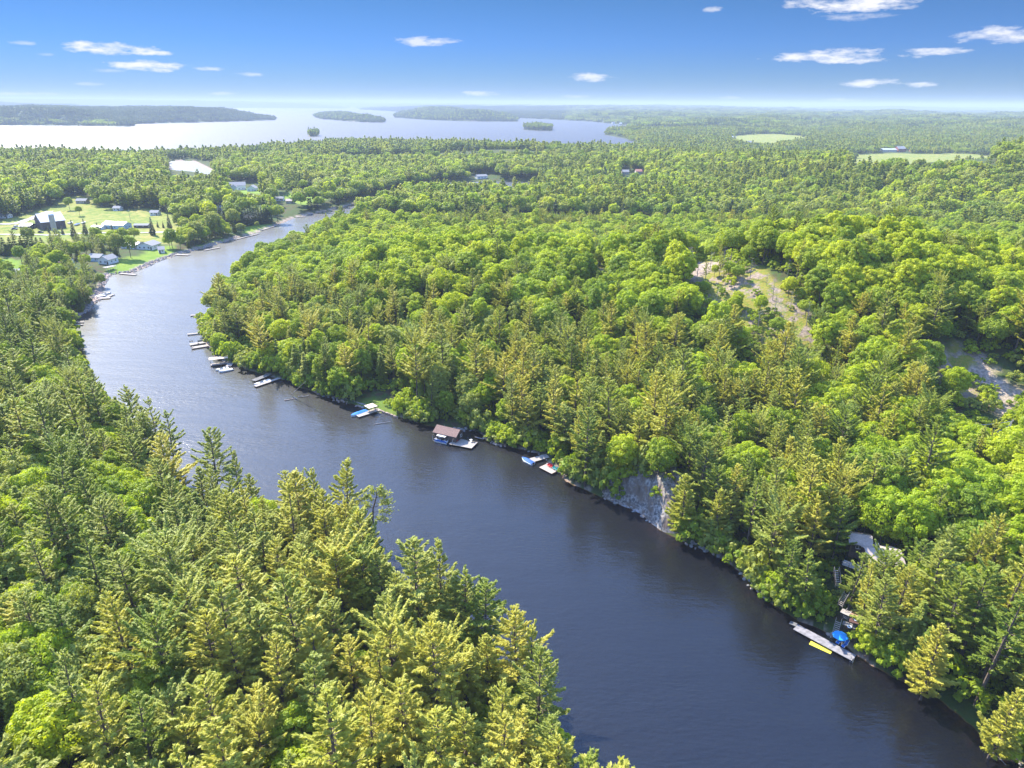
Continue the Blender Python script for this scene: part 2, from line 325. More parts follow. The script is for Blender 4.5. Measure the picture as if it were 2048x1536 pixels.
# ------------------------------------------------------------------ ground sheet and water
def ground_material():
    m = bpy.data.materials.new('ground'); m.use_nodes = True; nt = m.node_tree; L = nt.links; b = nt.nodes['Principled BSDF']
    b.inputs['Roughness'].default_value = .95; b.inputs['Specular IOR Level'].default_value = .15
    at = nd(nt, 'ShaderNodeAttribute', attribute_name='cover'); sp = nd(nt, 'ShaderNodeSeparateColor'); L.new(at.outputs['Color'], sp.inputs[0])
    geo = nd(nt, 'ShaderNodeNewGeometry'); pos = geo.outputs['Position']
    def noise(sc, det=5, ro=.55):
        n = nd(nt, 'ShaderNodeTexNoise'); n.inputs['Scale'].default_value = sc; n.inputs['Detail'].default_value = det; n.inputs['Roughness'].default_value = ro; L.new(pos, n.inputs['Vector']); return n.outputs[0]
    def mr(v, a, b_): n = nd(nt, 'ShaderNodeMapRange'); n.inputs[1].default_value = a; n.inputs[2].default_value = b_; L.new(v, n.inputs[0]); return n.outputs[0]
    def mix(f, a, c):
        n = nd(nt, 'ShaderNodeMixRGB')
        for i, v in enumerate((f, a, c)):
            if isinstance(v, tuple): n.inputs[i].default_value = (*v, 1)
            elif isinstance(v, float): n.inputs[i].default_value = v
            else: L.new(v, n.inputs[i])
        return n.outputs[0]
    floor = mix(mr(noise(.5), .42, .6), (.075, .050, .030), (.055, .090, .020)); floor = mix(mr(noise(.06, 3), .4, .62), floor, (.045, .075, .018))
    n1 = noise(.22, 6, .62); n2 = noise(1.3, 5, .6)
    rock = mix(mr(n2, .35, .65), (.22, .165, .125), (.35, .27, .21)); rock = mix(mr(noise(.35, 4), .5, .62), rock, (.17, .13, .10))
    vo = nd(nt, 'ShaderNodeTexVoronoi', feature='DISTANCE_TO_EDGE'); vo.inputs['Scale'].default_value = .8; L.new(pos, vo.inputs['Vector'])
    rock = mix(mth(nt, 'MULTIPLY', mr(vo.outputs[0], .09, .0), mr(noise(.3, 3), .45, .6)), rock, (.17, .13, .10))
    moss = mix(mr(n2, .4, .6), (.17, .19, .022), (.25, .20, .045)); moss = mix(mr(noise(.6, 4), .55, .65), moss, (.11, .17, .02))
    bald = mix(mr(n1, .43, .51), rock, moss)
    lawn = mix(mr(noise(.12, 4), .35, .65), (.12, .21, .020), (.19, .26, .030)); lawn = mix(mr(n2, .5, .7), lawn, (.10, .15, .02))
    field = mix(mr(noise(.03, 4), .35, .65), (.20, .22, .045), (.28, .24, .07)); field = mix(mr(noise(.2, 4), .45, .6), field, (.13, .18, .03))
    rub = mix(mr(noise(1.1, 3), .4, .6), (.42, .32, .27), (.22, .17, .15))
    c = mix(sp.outputs[1], floor, lawn); c = mix(sp.outputs[2], c, field); c = mix(sp.outputs[0], c, bald)
    a2 = nd(nt, 'ShaderNodeAttribute', attribute_name='cover2'); s2 = nd(nt, 'ShaderNodeSeparateColor'); L.new(a2.outputs['Color'], s2.inputs[0])
    c = mix(s2.outputs[0], c, rub); cl = mix(mr(n2, .4, .62), (.20, .20, .22), (.38, .36, .36)); c = mix(s2.outputs[1], c, cl)
    # river bed: amber sand in the shallows, deeper silt painted near black for light absorbed by the water
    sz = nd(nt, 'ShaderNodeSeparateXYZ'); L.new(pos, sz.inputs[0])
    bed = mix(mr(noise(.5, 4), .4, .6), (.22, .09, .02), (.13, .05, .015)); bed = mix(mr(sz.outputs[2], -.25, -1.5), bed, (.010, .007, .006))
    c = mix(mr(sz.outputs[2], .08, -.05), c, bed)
    L.new(c, b.inputs['Base Color'])
    bp = nd(nt, 'ShaderNodeBump'); bp.inputs['Distance'].default_value = .5; bp.inputs['Strength'].default_value = .7; L.new(n2, bp.inputs['Height']); L.new(bp.outputs[0], b.inputs['Normal'])
    return m
def build_ground():
    fa = np.linspace(R(-47), R(47), 760); co = np.linspace(R(47), R(313), 90)[1:-1]
    ang = np.concatenate([fa, co]); rad = np.concatenate([[0.01, 20, 40], np.geomspace(55, 34000, 560)])
    A, Rr = np.meshgrid(ang, rad); x = Rr * np.sin(A); y = Rr * np.cos(A); nA, nR = len(ang), len(rad)
    d = shore(x.ravel(), y.ravel()); z = ground_h(x.ravel(), y.ravel(), d)
    i = np.arange(nR - 1)[:, None] * nA; j = np.arange(nA)[None]; j2 = (j + 1) % nA
    F = np.stack([i + j, i + nA + j, i + nA + j2, i + j2], -1).reshape(-1, 4)[:, ::-1]
    X, Y = x.ravel(), y.ravel()
    cov = np.zeros((len(X), 4), np.float32); cov[:, 3] = 1; cov2 = cov.copy(); near = np.hypot(X, Y) < 4500; xn, yn = X[near], Y[near]
    wob = (fbm(xn / 9, yn / 9, 61, 3) - .5) * 14
    def msk(polys, w, k): 
        v = np.zeros(len(xn))
        for p in polys: v = np.maximum(v, sstep(-w, w, sd(xn, yn, p) + wob * k))
        return v
    cov[near, 0] = msk(BALD, 2, 1.1); cov[near, 1] = msk(CLEAR['lawn'] , 2, .5); cov[near, 2] = msk(CLEAR['field'], 3, .5)
    cov[near, 1] = np.maximum(cov[near, 1], .55 * msk(LAND, 1.5, .3))
    dn = d[near]; fs = (dn > -.2) & (yn > 330) & (xn < -95)
    cov2[near, 0] = np.where(fs, sstep(5.5, 3.2, dn), 0) + np.where((dn > -.1) & (yn < 330), .75 * sstep(1.6, .5, dn) * (vnoise(xn / 4, yn / 4, 77) > .45), 0)
    cov2[near, 0] = np.maximum(cov2[near, 0], np.maximum(.9 * sstep(-1, 2, sd(xn, yn, BALD[2]) + wob * .6) * sstep(.36, .46, vnoise(xn / 6, yn / 6, 87)), .75 * cov[near, 0] * sstep(.6, .68, vnoise(xn / 11, yn / 11, 88))))
    cov2[near, 1] = sstep(.25, .5, bump(xn, yn, *CLIFF_C, 12, 10, CLIFF_A)) * sstep(12, 8, dn)
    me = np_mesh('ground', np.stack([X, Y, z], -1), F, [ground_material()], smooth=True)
    for nme, a in (('cover', cov), ('cover2', cov2)):
        ca = me.color_attributes.new(nme, 'FLOAT_COLOR', 'POINT'); ca.data.foreach_set('color', a.reshape(-1))
    tag(link('ground', me), kind='structure')
build_ground()
def water_material(name, rough, b1, b2, body, through, wide, share):
    m = bpy.data.materials.new(name); m.use_nodes = True; nt = m.node_tree; L = nt.links; out = nt.nodes['Material Output']; nt.nodes.remove(nt.nodes['Principled BSDF'])
    geo = nd(nt, 'ShaderNodeNewGeometry'); mp = nd(nt, 'ShaderNodeMapping'); mp.inputs['Rotation'].default_value = (0, 0, .5); mp.inputs['Scale'].default_value = (.55, 1.5, 1)
    L.new(geo.outputs['Position'], mp.inputs[0])
    n1 = nd(nt, 'ShaderNodeTexNoise'); n1.inputs['Scale'].default_value = .9; n1.inputs['Detail'].default_value = 3; L.new(mp.outputs[0], n1.inputs['Vector'])
    n2 = nd(nt, 'ShaderNodeTexNoise'); n2.inputs['Scale'].default_value = .13; n2.inputs['Detail'].default_value = 2; L.new(mp.outputs[0], n2.inputs['Vector'])
    n3 = nd(nt, 'ShaderNodeTexNoise'); n3.inputs['Scale'].default_value = .028; n3.inputs['Detail'].default_value = 3; L.new(mp.outputs[0], n3.inputs['Vector'])      # wind lanes
    wr = nd(nt, 'ShaderNodeMapRange'); wr.inputs[1].default_value = .38; wr.inputs[2].default_value = .62; wr.inputs[3].default_value = .45; wr.inputs[4].default_value = 1.5; L.new(n3.outputs[0], wr.inputs[0])
    h = mth(nt, 'ADD', mth(nt, 'MULTIPLY', mth(nt, 'MULTIPLY', n1.outputs[0], b1), wr.outputs[0]), mth(nt, 'MULTIPLY', n2.outputs[0], b2))
    bp = nd(nt, 'ShaderNodeBump'); bp.inputs['Distance'].default_value = 1; L.new(h, bp.inputs['Height'])
    fr = nd(nt, 'ShaderNodeFresnel'); fr.inputs[0].default_value = 1.5; L.new(bp.outputs[0], fr.inputs[1])
    gl = nd(nt, 'ShaderNodeBsdfGlossy'); gl.inputs['Roughness'].default_value = rough; gl.inputs['Color'].default_value = (*([1] * 3 if rough < .25 else (.38, .355, .345)), 1); L.new(bp.outputs[0], gl.inputs['Normal'])
    g2 = nd(nt, 'ShaderNodeBsdfGlossy'); g2.inputs['Roughness'].default_value = wide; L.new(bp.outputs[0], g2.inputs['Normal'])
    mg = nd(nt, 'ShaderNodeMixShader'); mg.inputs[0].default_value = share; L.new(gl.outputs[0], mg.inputs[1]); L.new(g2.outputs[0], mg.inputs[2])
    tr = nd(nt, 'ShaderNodeBsdfTransparent'); tr.inputs[0].default_value = (.85, .62, .38, 1)
    df = nd(nt, 'ShaderNodeBsdfDiffuse'); df.inputs[0].default_value = (*body, 1)
    m1 = nd(nt, 'ShaderNodeMixShader'); m1.inputs[0].default_value = through; L.new(df.outputs[0], m1.inputs[1]); L.new(tr.outputs[0], m1.inputs[2])
    m2 = nd(nt, 'ShaderNodeMixShader'); L.new(fr.outputs[0], m2.inputs[0]); L.new(m1.outputs[0], m2.inputs[1]); L.new(mg.outputs[0], m2.inputs[2]); L.new(m2.outputs[0], out.inputs[0])
    return m
RW = water_material('river_water', .17, .10, .16, (.007, .008, .013), .50, .44, .24)
LW = water_material('lake_water', .30, .10, .5, (.02, .024, .032), .1, .5, .05)
MB().add([(-6000, -400, 0), (6000, -400, 0), (6000, 1450, 0), (-6000, 1450, 0)], [(0, 1, 2, 3)]).build('river_water', RW)['kind'] = 'structure'
MB().add([(-26000, 1450, 0), (26000, 1450, 0), (26000, 33000, 0), (-26000, 33000, 0)], [(0, 1, 2, 3)]).build('lake_water', LW)['kind'] = 'structure'

# ------------------------------------------------------------------ tree prototypes
def quads(C, T, N, a, b, rng, kite=True):
    """leaf faces: centre C, long axis T, normal N, half sizes a (along T) and b"""
    T = T / (np.linalg.norm(T, axis=1, keepdims=True) + 1e-9); B = np.cross(N, T); B /= np.linalg.norm(B, axis=1, keepdims=True) + 1e-9
    a = np.broadcast_to(a, len(C))[:, None]; b = np.broadcast_to(b, len(C))[:, None]; n = len(C)
    if kite:
        k = rng.uniform(-.3, .5, (n, 1)); V = np.stack([C - T * a, C - B * b + T * a * k, C + T * a, C + B * b + T * a * k], 1)
    else: V = np.stack([C - T * a - B * b * .5, C + T * a - B * b * .25, C + T * a + B * b * .25, C - T * a + B * b * .5], 1)
    return V.reshape(-1, 3)
def rnd_dir(rng, n, zmin=-1):
    z = rng.uniform(zmin, 1, n); p = rng.uniform(0, 2 * math.pi, n); s = np.sqrt(np.clip(1 - z * z, 0, 1)); return np.stack([s * np.cos(p), s * np.sin(p), z], -1)
def broad_geo(seed, H=15, Rr=4.8, nl=34, per=110, ls=.34, depth=.62, zb=.5):
    rng = np.random.default_rng(seed); cz = H - Rr * depth * 1.2
    lob = []; k = 0
    i = np.arange(nl); z = 1 - (i + .5) / nl * 1.62; ph = i * 2.399963 + rng.uniform(0, 6)
    s = np.sqrt(np.clip(1 - z * z, .02, 1)); rr = rng.uniform(.62, .92, nl)
    lx = Rr * s * np.cos(ph) * rr + rng.normal(0, .25, nl); ly = Rr * s * np.sin(ph) * rr + rng.normal(0, .25, nl); lz = cz + Rr * depth * 1.25 * z * rr
    lr = Rr * rng.uniform(.22, .36, nl) * (1 if nl < 40 else (34 / nl) ** .35)
    L0 = np.stack([lx, ly, lz], -1); idx = np.repeat(np.arange(nl), per); n = len(idx)
    D = rnd_dir(rng, n, -.55); outw = L0 - np.array([0, 0, cz - 1]); outw /= np.linalg.norm(outw, axis=1, keepdims=True)
    D = D + outw[idx] * .35; D /= np.linalg.norm(D, axis=1, keepdims=True)
    C = L0[idx] + D * (lr[idx] * rng.uniform(.72, 1.12, n))[:, None] * np.array([1, 1, .85])
    N = D + rng.normal(0, .42, (n, 3)) + np.array([0, 0, .25]); N /= np.linalg.norm(N, axis=1, keepdims=True)
    T = np.cross(N, rng.normal(0, 1, (n, 3)))
    V = quads(C, T, N, ls * rng.uniform(.7, 1.35, n), ls * .62 * rng.uniform(.7, 1.3, n), rng)
    tk = MB(); top = Vector((rng.normal(0, .3), rng.normal(0, .3), cz + Rr * .3))
    tk.tube([(0, 0, -1), (0, 0, H * .25), (top.x * .5, top.y * .5, H * .5), tuple(top)], [H * .017, H * .014, H * .010, H * .003], 6)
    for j in range(0, nl, max(1, nl // 9)):
        tk.tube([(0, 0, H * rng.uniform(.35, .55)), tuple((L0[j] * .55 + np.array([0, 0, H * .5]) * .45)), tuple(L0[j])], [H * .007, H * .005, H * .002], 4)
    return V, tk
def conifer_geo(seed, H=19, Lm=3.6, base=.32, whorls=15, br=5, seg=9, ls=.42, dn=12, up=.12, tip=.35, irregular=.35, taper=.75, sparse=0, droop=0, width=.5, lw=.17):
    rng = np.random.default_rng(seed); C, T, N, A = [], [], [], []; tk = MB()
    lean = rng.normal(0, .02, 2)
    tk.tube([(0, 0, -1), (lean[0] * H * .5, lean[1] * H * .5, H * .5), (lean[0] * H, lean[1] * H, H)], [H * .014, H * .010, H * .0015], 6)
    for w in range(whorls):
        t = (w + rng.uniform(-.25, .25)) / (whorls - 1); t = min(max(t, 0), 1)
        z0 = H * (base + (1 - base) * t * .985); prof = (1 - t) ** taper * min(1, .55 + t * 2.2) + .06
        for b in range(br):
            if rng.random() < sparse: continue
            ph = b * 2 * math.pi / br + w * 1.9 + rng.normal(0, .25); Lb = Lm * prof * (1 + rng.normal(0, irregular)); Lb = max(.35, Lb)
            el = up + .75 * t ** 2 - droop + rng.normal(0, .08)
            d = np.array([math.cos(ph), math.sin(ph), 0]); p0 = np.array([lean[0] * z0, lean[1] * z0, z0]); side = np.array([-d[1], d[0], 0])
            def pt(s): return p0 + d * (Lb * s) + np.array([0, 0, 1]) * (Lb * s * math.tan(el) + Lb * (tip - droop * .3) * s ** 3 * .5 - droop * Lb * s * s * .4)
            if Lb > .8 and seg > 3: tk.tube([tuple(p0), tuple(pt(.5)), tuple(pt(.95))], [H * .0032, H * .002, H * .0008], 3)
            n = max(4, int(seg * dn * Lb / Lm + 3)) if seg > 5 else max(4, int(seg * 5 * Lb / Lm + 3))
            s = rng.uniform(.22 + .1 * (1 - t), 1.03, n) ** .8; off = rng.normal(0, 1, n) * width * Lb * .34 * (1.12 - s) + rng.normal(0, .07, n)
            c = np.array([pt(v) for v in s]) + side[None] * off[:, None]; c[:, 2] += rng.normal(.02, .09, n) - np.abs(off) * .12
            tt = d[None] * rng.uniform(.5, 1.2, (n, 1)) + side[None] * (np.sign(off) * rng.uniform(.2, .9, n))[:, None] + np.array([0, 0, 1]) * (rng.uniform(-.05, .55, (n, 1)) - droop * 1.2)
            C.append(c); T.append(tt); N.append(rng.normal(0, .38, (n, 3)) + np.array([0, 0, 1]) + d * .25); A.append(ls * rng.uniform(.65, 1.3, n) * (.7 + .3 * (1 - t)))
    n = 14; C.append(np.array([lean[0] * H, lean[1] * H, H]) + np.stack([rng.normal(0, .1, n), rng.normal(0, .1, n), rng.uniform(-1.2, .15, n)], -1)); T.append(rng.normal(0, .35, (n, 3)) + np.array([0, 0, 1])); N.append(rng.normal(0, 1, (n, 3))); A.append(np.full(n, ls * .7))
    C, T, N, A = map(np.concatenate, (C, T, N, A)); return quads(C, T, N, A, A * lw / .42 * .9, rng, kite=True), tk
def tree_meshes(nm, V, tk, lm):
    F = np.arange(len(V)).reshape(-1, 4); crown = np_mesh(nm + '_crown', V, F, [lm])
    tv, tf = tk.arr(); tm = bpy.data.meshes.new(nm + '_trunk'); tm.from_pydata(tv.tolist(), [], tf); tm.materials.append(M_BARK); tm.update()
    return crown, tm, (V, tv, tf, lm)
PINE, BROAD, HEM, SPR = [], [], [], []      # (form words, colour words, crown mesh, trunk mesh, raw, height)
def add_forms(lst, forms, cols, nm):
    for fw, fn, H in forms:
        V, tk = fn()
        for cw, lk in cols: c, t, raw = tree_meshes(nm, V, tk, LM[lk]); lst.append((fw, cw, c, t, raw, H))
add_forms(PINE, [('broad tiered', lambda: conifer_geo(1, 19, 4.3, .30, 14, 5, 15, .37), 19),
                 ('tall shaggy', lambda: conifer_geo(2, 20, 3.5, .26, 17, 5, 13, .35, irregular=.42), 20),
                 ('slim open', lambda: conifer_geo(3, 18, 2.7, .35, 14, 4, 13, .33, sparse=.15, irregular=.4), 18),
                 ('flat topped', lambda: conifer_geo(4, 17, 4.4, .42, 10, 6, 16, .37, taper=.42, irregular=.4, up=.25), 17),
                 ('dense bushy', lambda: conifer_geo(5, 16, 3.5, .12, 17, 6, 12, .37, irregular=.25), 16)],
          [('golden green', 'golden'), ('olive green', 'olive'), ('mid green', 'fir')], 'pine')
add_forms(BROAD, [('round', lambda: broad_geo(11, 15, 4.9, 64, 112, .27, .85), 15), ('spreading', lambda: broad_geo(12, 14, 5.8, 76, 106, .28, .62), 14),
                  ('upright', lambda: broad_geo(13, 16, 4.0, 56, 112, .265, 1.2), 16), ('lumpy', lambda: broad_geo(14, 14.5, 4.6, 44, 150, .27, .95), 14.5)],
          [('bright lime', 'lime'), ('deep green', 'green'), ('grey green', 'grey')], 'broadleaf')
add_forms(HEM, [('conical', lambda: conifer_geo(21, 15, 2.9, .10, 20, 7, 10, .40, up=-.05, tip=.0, irregular=.14, taper=.8, droop=.22, width=.7), 15),
                ('narrow', lambda: conifer_geo(22, 14, 2.2, .08, 20, 6, 10, .38, up=0, tip=0, irregular=.2, taper=.7, droop=.18, width=.8), 14)],
          [('yellow green', 'olive'), ('mid green', 'fir')], 'hemlock')
add_forms(SPR, [('pointed', lambda: conifer_geo(31, 14, 2.7, .06, 20, 7, 7, .42, up=-.1, tip=.0, irregular=.1, taper=.95, droop=.12, width=.8), 14)], [('dark', 'spruce')], 'spruce')
def dead_geo(seed, H):
    rng = np.random.default_rng(seed); tk = MB(); tk.tube([(0, 0, -1), (.15, 0, H * .5), (.3, .1, H)], [H * .016, H * .011, H * .002], 5)
    for i in range(22):
        z = H * rng.uniform(.3, .97); ph = rng.uniform(0, 6.28); Lb = (H - z) * .32 + rng.uniform(.4, 1.5); d = Vector((math.cos(ph), math.sin(ph), rng.uniform(0, .6)))
        p0 = Vector((.2 * z / H, 0, z)); p1 = p0 + d * Lb * .6; p2 = p1 + (d + Vector((rng.normal(0, .4), rng.normal(0, .4), .3))) * Lb * .5
        tk.tube([p0, p1, p2], [.06, .04, .015], 3)
        if Lb > 1.2: tk.tube([p1, p1 + Vector((rng.normal(0, .7), rng.normal(0, .7), .4))], [.03, .012], 3)
    return tk
DEAD = []
for k, H in enumerate((10, 13, 7)):
    tv, tf = dead_geo(51 + k, H).arr(); me = bpy.data.meshes.new('dead_tree'); me.from_pydata(tv.tolist(), [], tf); me.materials.append(M_DEADW); DEAD.append((me, H))
# low detail forms for the far forest
LOW = {}
def low_obj(nm, V, tk, lm):
    if tk is None: me = np_mesh(nm, V, np.arange(len(V)).reshape(-1, 4), [lm])
    else:
        tv, tf = tk.arr(); q = [f for f in tf if len(f) == 4]; base = len(V)
        me = np_mesh(nm, np.concatenate([V, tv]), [np.arange(base).reshape(-1, 4), np.array(q) + base], [lm, M_BARK], np.concatenate([np.zeros(base // 4), np.ones(len(q))]))
    return bpy.data.objects.new(nm, me)
def full_obj(e): V, tv, tf, lm = e[4]; t = MB(); t.v = [tuple(v) for v in tv.tolist()]; t.f = tf; return low_obj('tree_form', V, t, lm)
def mid_low(seed, kind, lk):
    if kind == 'b': V, tk = broad_geo(seed, 14.5, 5.2, 26, 42, .62, .68)
    elif kind == 'p': V, tk = conifer_geo(seed, 18, 3.7, .25, 12, 5, 4, .85, irregular=.35, lw=.36)
    else: V, tk = conifer_geo(seed, 14, 2.8, .06, 13, 6, 3, .85, up=-.1, tip=0, irregular=.15, droop=.12, width=.8, lw=.4)
    return low_obj('far_tree_form', V, tk if kind == 'p' else None, LM[lk])
def patch_form(seed, n=9, S=26, lk='farg', kind='m'):
    rng = np.random.default_rng(seed); VV = []
    for i in range(n):
        if rng.random() < .35 or kind == 'c': V, _ = conifer_geo(seed * 50 + i, 16, 3.6, .15, 7, 5, 1, 1.7, irregular=.3, lw=.6)
        else: V, _ = broad_geo(seed * 50 + i, 13, 5.2, 14, 13, 1.25, .7)
        a = rng.uniform(0, 6.28); c, s = math.cos(a), math.sin(a); V = V @ np.array([[c, s, 0], [-s, c, 0], [0, 0, 1]]) * rng.uniform(.8, 1.15)
        VV.append(V + np.array([((i % 3) - 1) * S / 3 + rng.normal(0, 1.6), ((i // 3) - 1) * S / 3 + rng.normal(0, 1.6), rng.uniform(-1.5, .5)]))
    return low_obj('far_canopy_form', np.concatenate(VV), None, LM[lk])

# ------------------------------------------------------------------ forest layout
LANDMARKS = [(60, 640, 'on the left bank below the green lawn'), (60, 760, 'on the left bank slope at the left edge'), (190, 700, 'on the left bank opposite the far docks'),
 (60, 880, 'at the left edge above the lone round crown'), (190, 840, 'on the left bank where the river narrows'), (290, 860, 'in the pine clump on the left bank point'),
 (60, 1010, 'at the left edge mid height'), (200, 980, 'in the hollow behind the left bank point'), (340, 1010, 'just inland of the left bank notch'),
 (60, 1160, 'at the left edge above the bottom corner'), (220, 1130, 'around the big round crown left of centre'), (400, 1130, 'among the brown green pines left of centre'),
 (560, 1060, 'along the near shore left of the bare crooked pine'), (690, 1090, 'below the bare crooked pine'), (60, 1300, 'left edge of the near forest'),
 (60, 1460, 'in the bottom left corner'), (220, 1280, 'in the lower left of the near forest'), (220, 1440, 'along the bottom edge by the left corner'),
 (400, 1280, 'midway across the near forest'), (400, 1440, 'on the bottom edge left of centre'), (560, 1220, 'in the middle of the near forest'), (580, 1400, 'low in the middle of the near forest'),
 (720, 1250, 'behind the near shore headland'), (760, 1430, 'at the bottom centre of the near forest'), (860, 1170, 'on the near headland tip'), (920, 1320, 'along the near shore below the headland'),
 (940, 1470, 'on the bottom edge beside the river'), (1060, 1330, 'on the last near shore point'), (1130, 1480, 'where the near shore leaves the bottom edge'),
 (450, 620, 'on the far point above the three docks'), (600, 560, 'on the wooded far bank by the river bend'), (600, 690, 'behind the roofed dock'), (720, 730, 'behind the blue covered boat'),
 (850, 730, 'above the boathouse lawn'), (960, 700, 'on the slope above the boathouse'), (960, 840, 'right behind the boathouse deck'), (1080, 820, 'behind the small swimming deck'),
 (1130, 650, 'midway up the far slope'), (1280, 700, 'on the far slope below the bald rock'), (1200, 860, 'on the bank above the swimming deck'), (1280, 930, 'on top of the grey cliff'),
 (1380, 1010, 'just right of the grey cliff'), (1400, 820, 'on the slope above the grey cliff'), (1500, 740, 'at the foot of the bald rock'), (1380, 540, 'left of the bald hilltop'),
 (1500, 470, 'behind the bald hilltop'), (1750, 520, 'on the ridge at the right'), (1750, 660, 'right of the bald hilltop'), (1960, 600, 'on the right hand ridge at the edge'),
 (1960, 880, 'by the utility pole'), (1750, 850, 'on the right hand slope below the rock slab'), (1560, 880, 'on the right slope between cliff and cottage'),
 (1520, 1060, 'on the right bank left of the cottage'), (1620, 1150, 'on the shore left of the umbrella dock'), (1740, 1010, 'just behind the cottage'), (1760, 1140, 'in front of the cottage'),
 (1860, 1080, 'right of the cottage'), (1990, 1020, 'at the right edge beside the cottage wood'), (1740, 1290, 'on the shore right of the umbrella'), (1870, 1250, 'on the bank below the cottage'),
 (1990, 1240, 'at the right edge above the corner'), (1890, 1380, 'overhanging the dark water near the corner'), (2010, 1440, 'in the bottom right corner')]
LMK = np.array([(a, b) for a, b, c in LANDMARKS], float)
HEROP = [(283, 800, 20, 1, 1, None), (255, 790, 19, 0, 1, None), (305, 815, 19, 2, 1, None), (328, 826, 20, 2, 2, 'tall dark pine leaning its bare limbs over the river from the left bank point'),
 (416, 868, 20, 0, 1, 'lone symmetrical pine standing out against the pale river'), (463, 910, 17, 2, 1, 'thin nearly bare pine right of the lone symmetrical pine'), (500, 955, 14, 4, 1, None),
 (572, 928, 18, 1, 0, None), (602, 945, 19, 0, 0, 'twin topped golden pine on the near shore left of the crooked pine'), (638, 976, 15, 2, 0, None), (655, 985, 14, 2, 1, None), (690, 1012, 18, 0, 0, None), (717, 1020, 20, 0, 1, None), (745, 1035, 17, 2, 1, None), (728, 1060, 17, 1, 0, None), (1745, 1150, 15, 2, 0, None), (1815, 1135, 17, 0, 0, None), (1722, 1100, 16, 2, 1, None), (480, 985, 13, 4, 1, None), (395, 940, 15, 4, 1, None),
 (850, 1092, 19, 4, 0, 'bright conical pine at the tip of the near headland'), (925, 1138, 21, 0, 1, 'big dark limbed pine reaching over the river from the headland'), (905, 1145, 19, 0, 1, None), (1040, 1234, 19, 0, 0, 'pale golden pine on the last near shore point'),
 (1062, 1262, 18, 2, 0, None), (975, 1272, 15, 4, 0, None), (925, 1285, 17, 4, 0, None), (370, 960, 15, 2, 1, None), (345, 990, 18, 0, 1, None), (388, 1010, 18, 1, 1, None), (415, 1028, 18, 1, 1, None), (440, 1060, 17, 0, 1, None),
 (225, 1000, 18, 0, 1, None), (290, 1050, 17, 1, 1, None), (352, 1168, 21, 3, 1, 'ragged flat topped pine with long dead looking limbs'), (230, 1210, 20, 0, 0, 'pair of pale pines low on the left, left hand one'), (308, 1215, 19, 1, 0, None),
 (117, 1335, 19, 2, 1, None), (168, 1362, 21, 0, 0, 'big golden pine near the bottom left corner'), (421, 1345, 21, 0, 0, 'big golden pine with a bare trunk on the bottom edge'), (545, 1290, 20, 1, 0, None), (543, 1185, 19, 0, 0, None), (500, 1130, 17, 2, 1, None),
 (600, 1060, 18, 0, 1, None), (612, 1168, 20, 1, 0, None), (699, 1265, 19, 1, 0, None), (767, 1300, 19, 2, 0, None), (819, 1245, 17, 1, 0, None), (775, 1200, 18, 0, 1, None), (805, 1355, 20, 0, 0, None), (863, 1430, 20, 1, 0, None),
 (935, 1420, 19, 0, 0, None), (894, 1390, 16, 2, 0, None), (997, 1370, 17, 0, 0, None), (1039, 1420, 18, 1, 0, None), (607, 1330, 19, 4, 1, None), (1122, 1470, 18, 0, 0, None), (660, 1210, 17, 0, 1, None), (730, 1395, 20, 0, 0, None),
 (1060, 788, 17, 0, 0, 'single pale pine between the boathouse and the swimming deck'), (1115, 770, 21, 1, 0, 'tall rusty yellow pine behind the swimming deck'), (1135, 790, 20, 0, 1, None), (1175, 782, 19, 0, 1, None), (1232, 705, 19, 0, 1, None), (1250, 690, 19, 1, 2, None),
 (1420, 730, 20, 0, 0, None), (1455, 755, 19, 1, 0, None), (1380, 770, 18, 1, 1, None), (1540, 730, 18, 1, 1, None), (1480, 925, 20, 1, 0, 'tall yellow pine on the shore right of the cliff'), (1375, 950, 17, 4, 0, None), (1440, 985, 16, 4, 0, None), (1590, 985, 21, 1, 0, 'golden pine leaning over the water left of the umbrella dock'),
 (1642, 995, 20, 0, 0, None), (1600, 1050, 16, 4, 0, None), (1690, 1000, 18, 0, 2, None), (1850, 1070, 18, 0, 2, None), (1905, 1050, 17, 0, 1, None), (1880, 1265, 15, 4, 0, 'bushy yellow green pine overhanging the dark water'), (2030, 1365, 16, 4, 0, 'bright yellow green pine filling the bottom right corner'),
 (2010, 1230, 16, 0, 2, None), (1780, 1165, 17, 0, 1, None), (1560, 860, 18, 0, 1, None), (1640, 700, 16, 2, 1, None), (1675, 690, 15, 2, 2, None), (470, 610, 18, 0, 1, None), (505, 620, 17, 2, 1, None), (1150, 560, 15, 0, 1, None), (1000, 510, 16, 2, 1, None)]
HEROB = [(265, 1075, 15, 0, 1, 'very large round crown in the near forest left of centre'), (240, 985, 13, 0, 0, None), (100, 1410, 13, 1, 0, None), (60, 1400, 13, 0, 0, None), (700, 1310, 11, 0, 1, None), (440, 1240, 12, 0, 0, None), (820, 695, 16, 0, 0, 'tall full crown rising left of the boathouse'),
 (880, 735, 15, 2, 2, 'pale narrow tree directly left behind the boathouse'), (900, 690, 16, 2, 0, None), (745, 600, 14, 0, 1, None), (660, 680, 15, 2, 1, None), (560, 640, 15, 0, 0, None), (1010, 790, 12, 2, 0, 'small feathery tree behind the boathouse deck'), (940, 780, 12, 0, 2, None),
 (1375, 1035, 6, 0, 0, 'low bright round bush at the right end of the cliff'), (1320, 900, 12, 0, 1, None), (1250, 880, 13, 0, 0, None), (1500, 880, 13, 0, 0, None), (1830, 860, 14, 0, 0, None), (1760, 880, 14, 1, 0, None), (1980, 960, 14, 1, 0, None), (1920, 740, 12, 0, 0, None)]
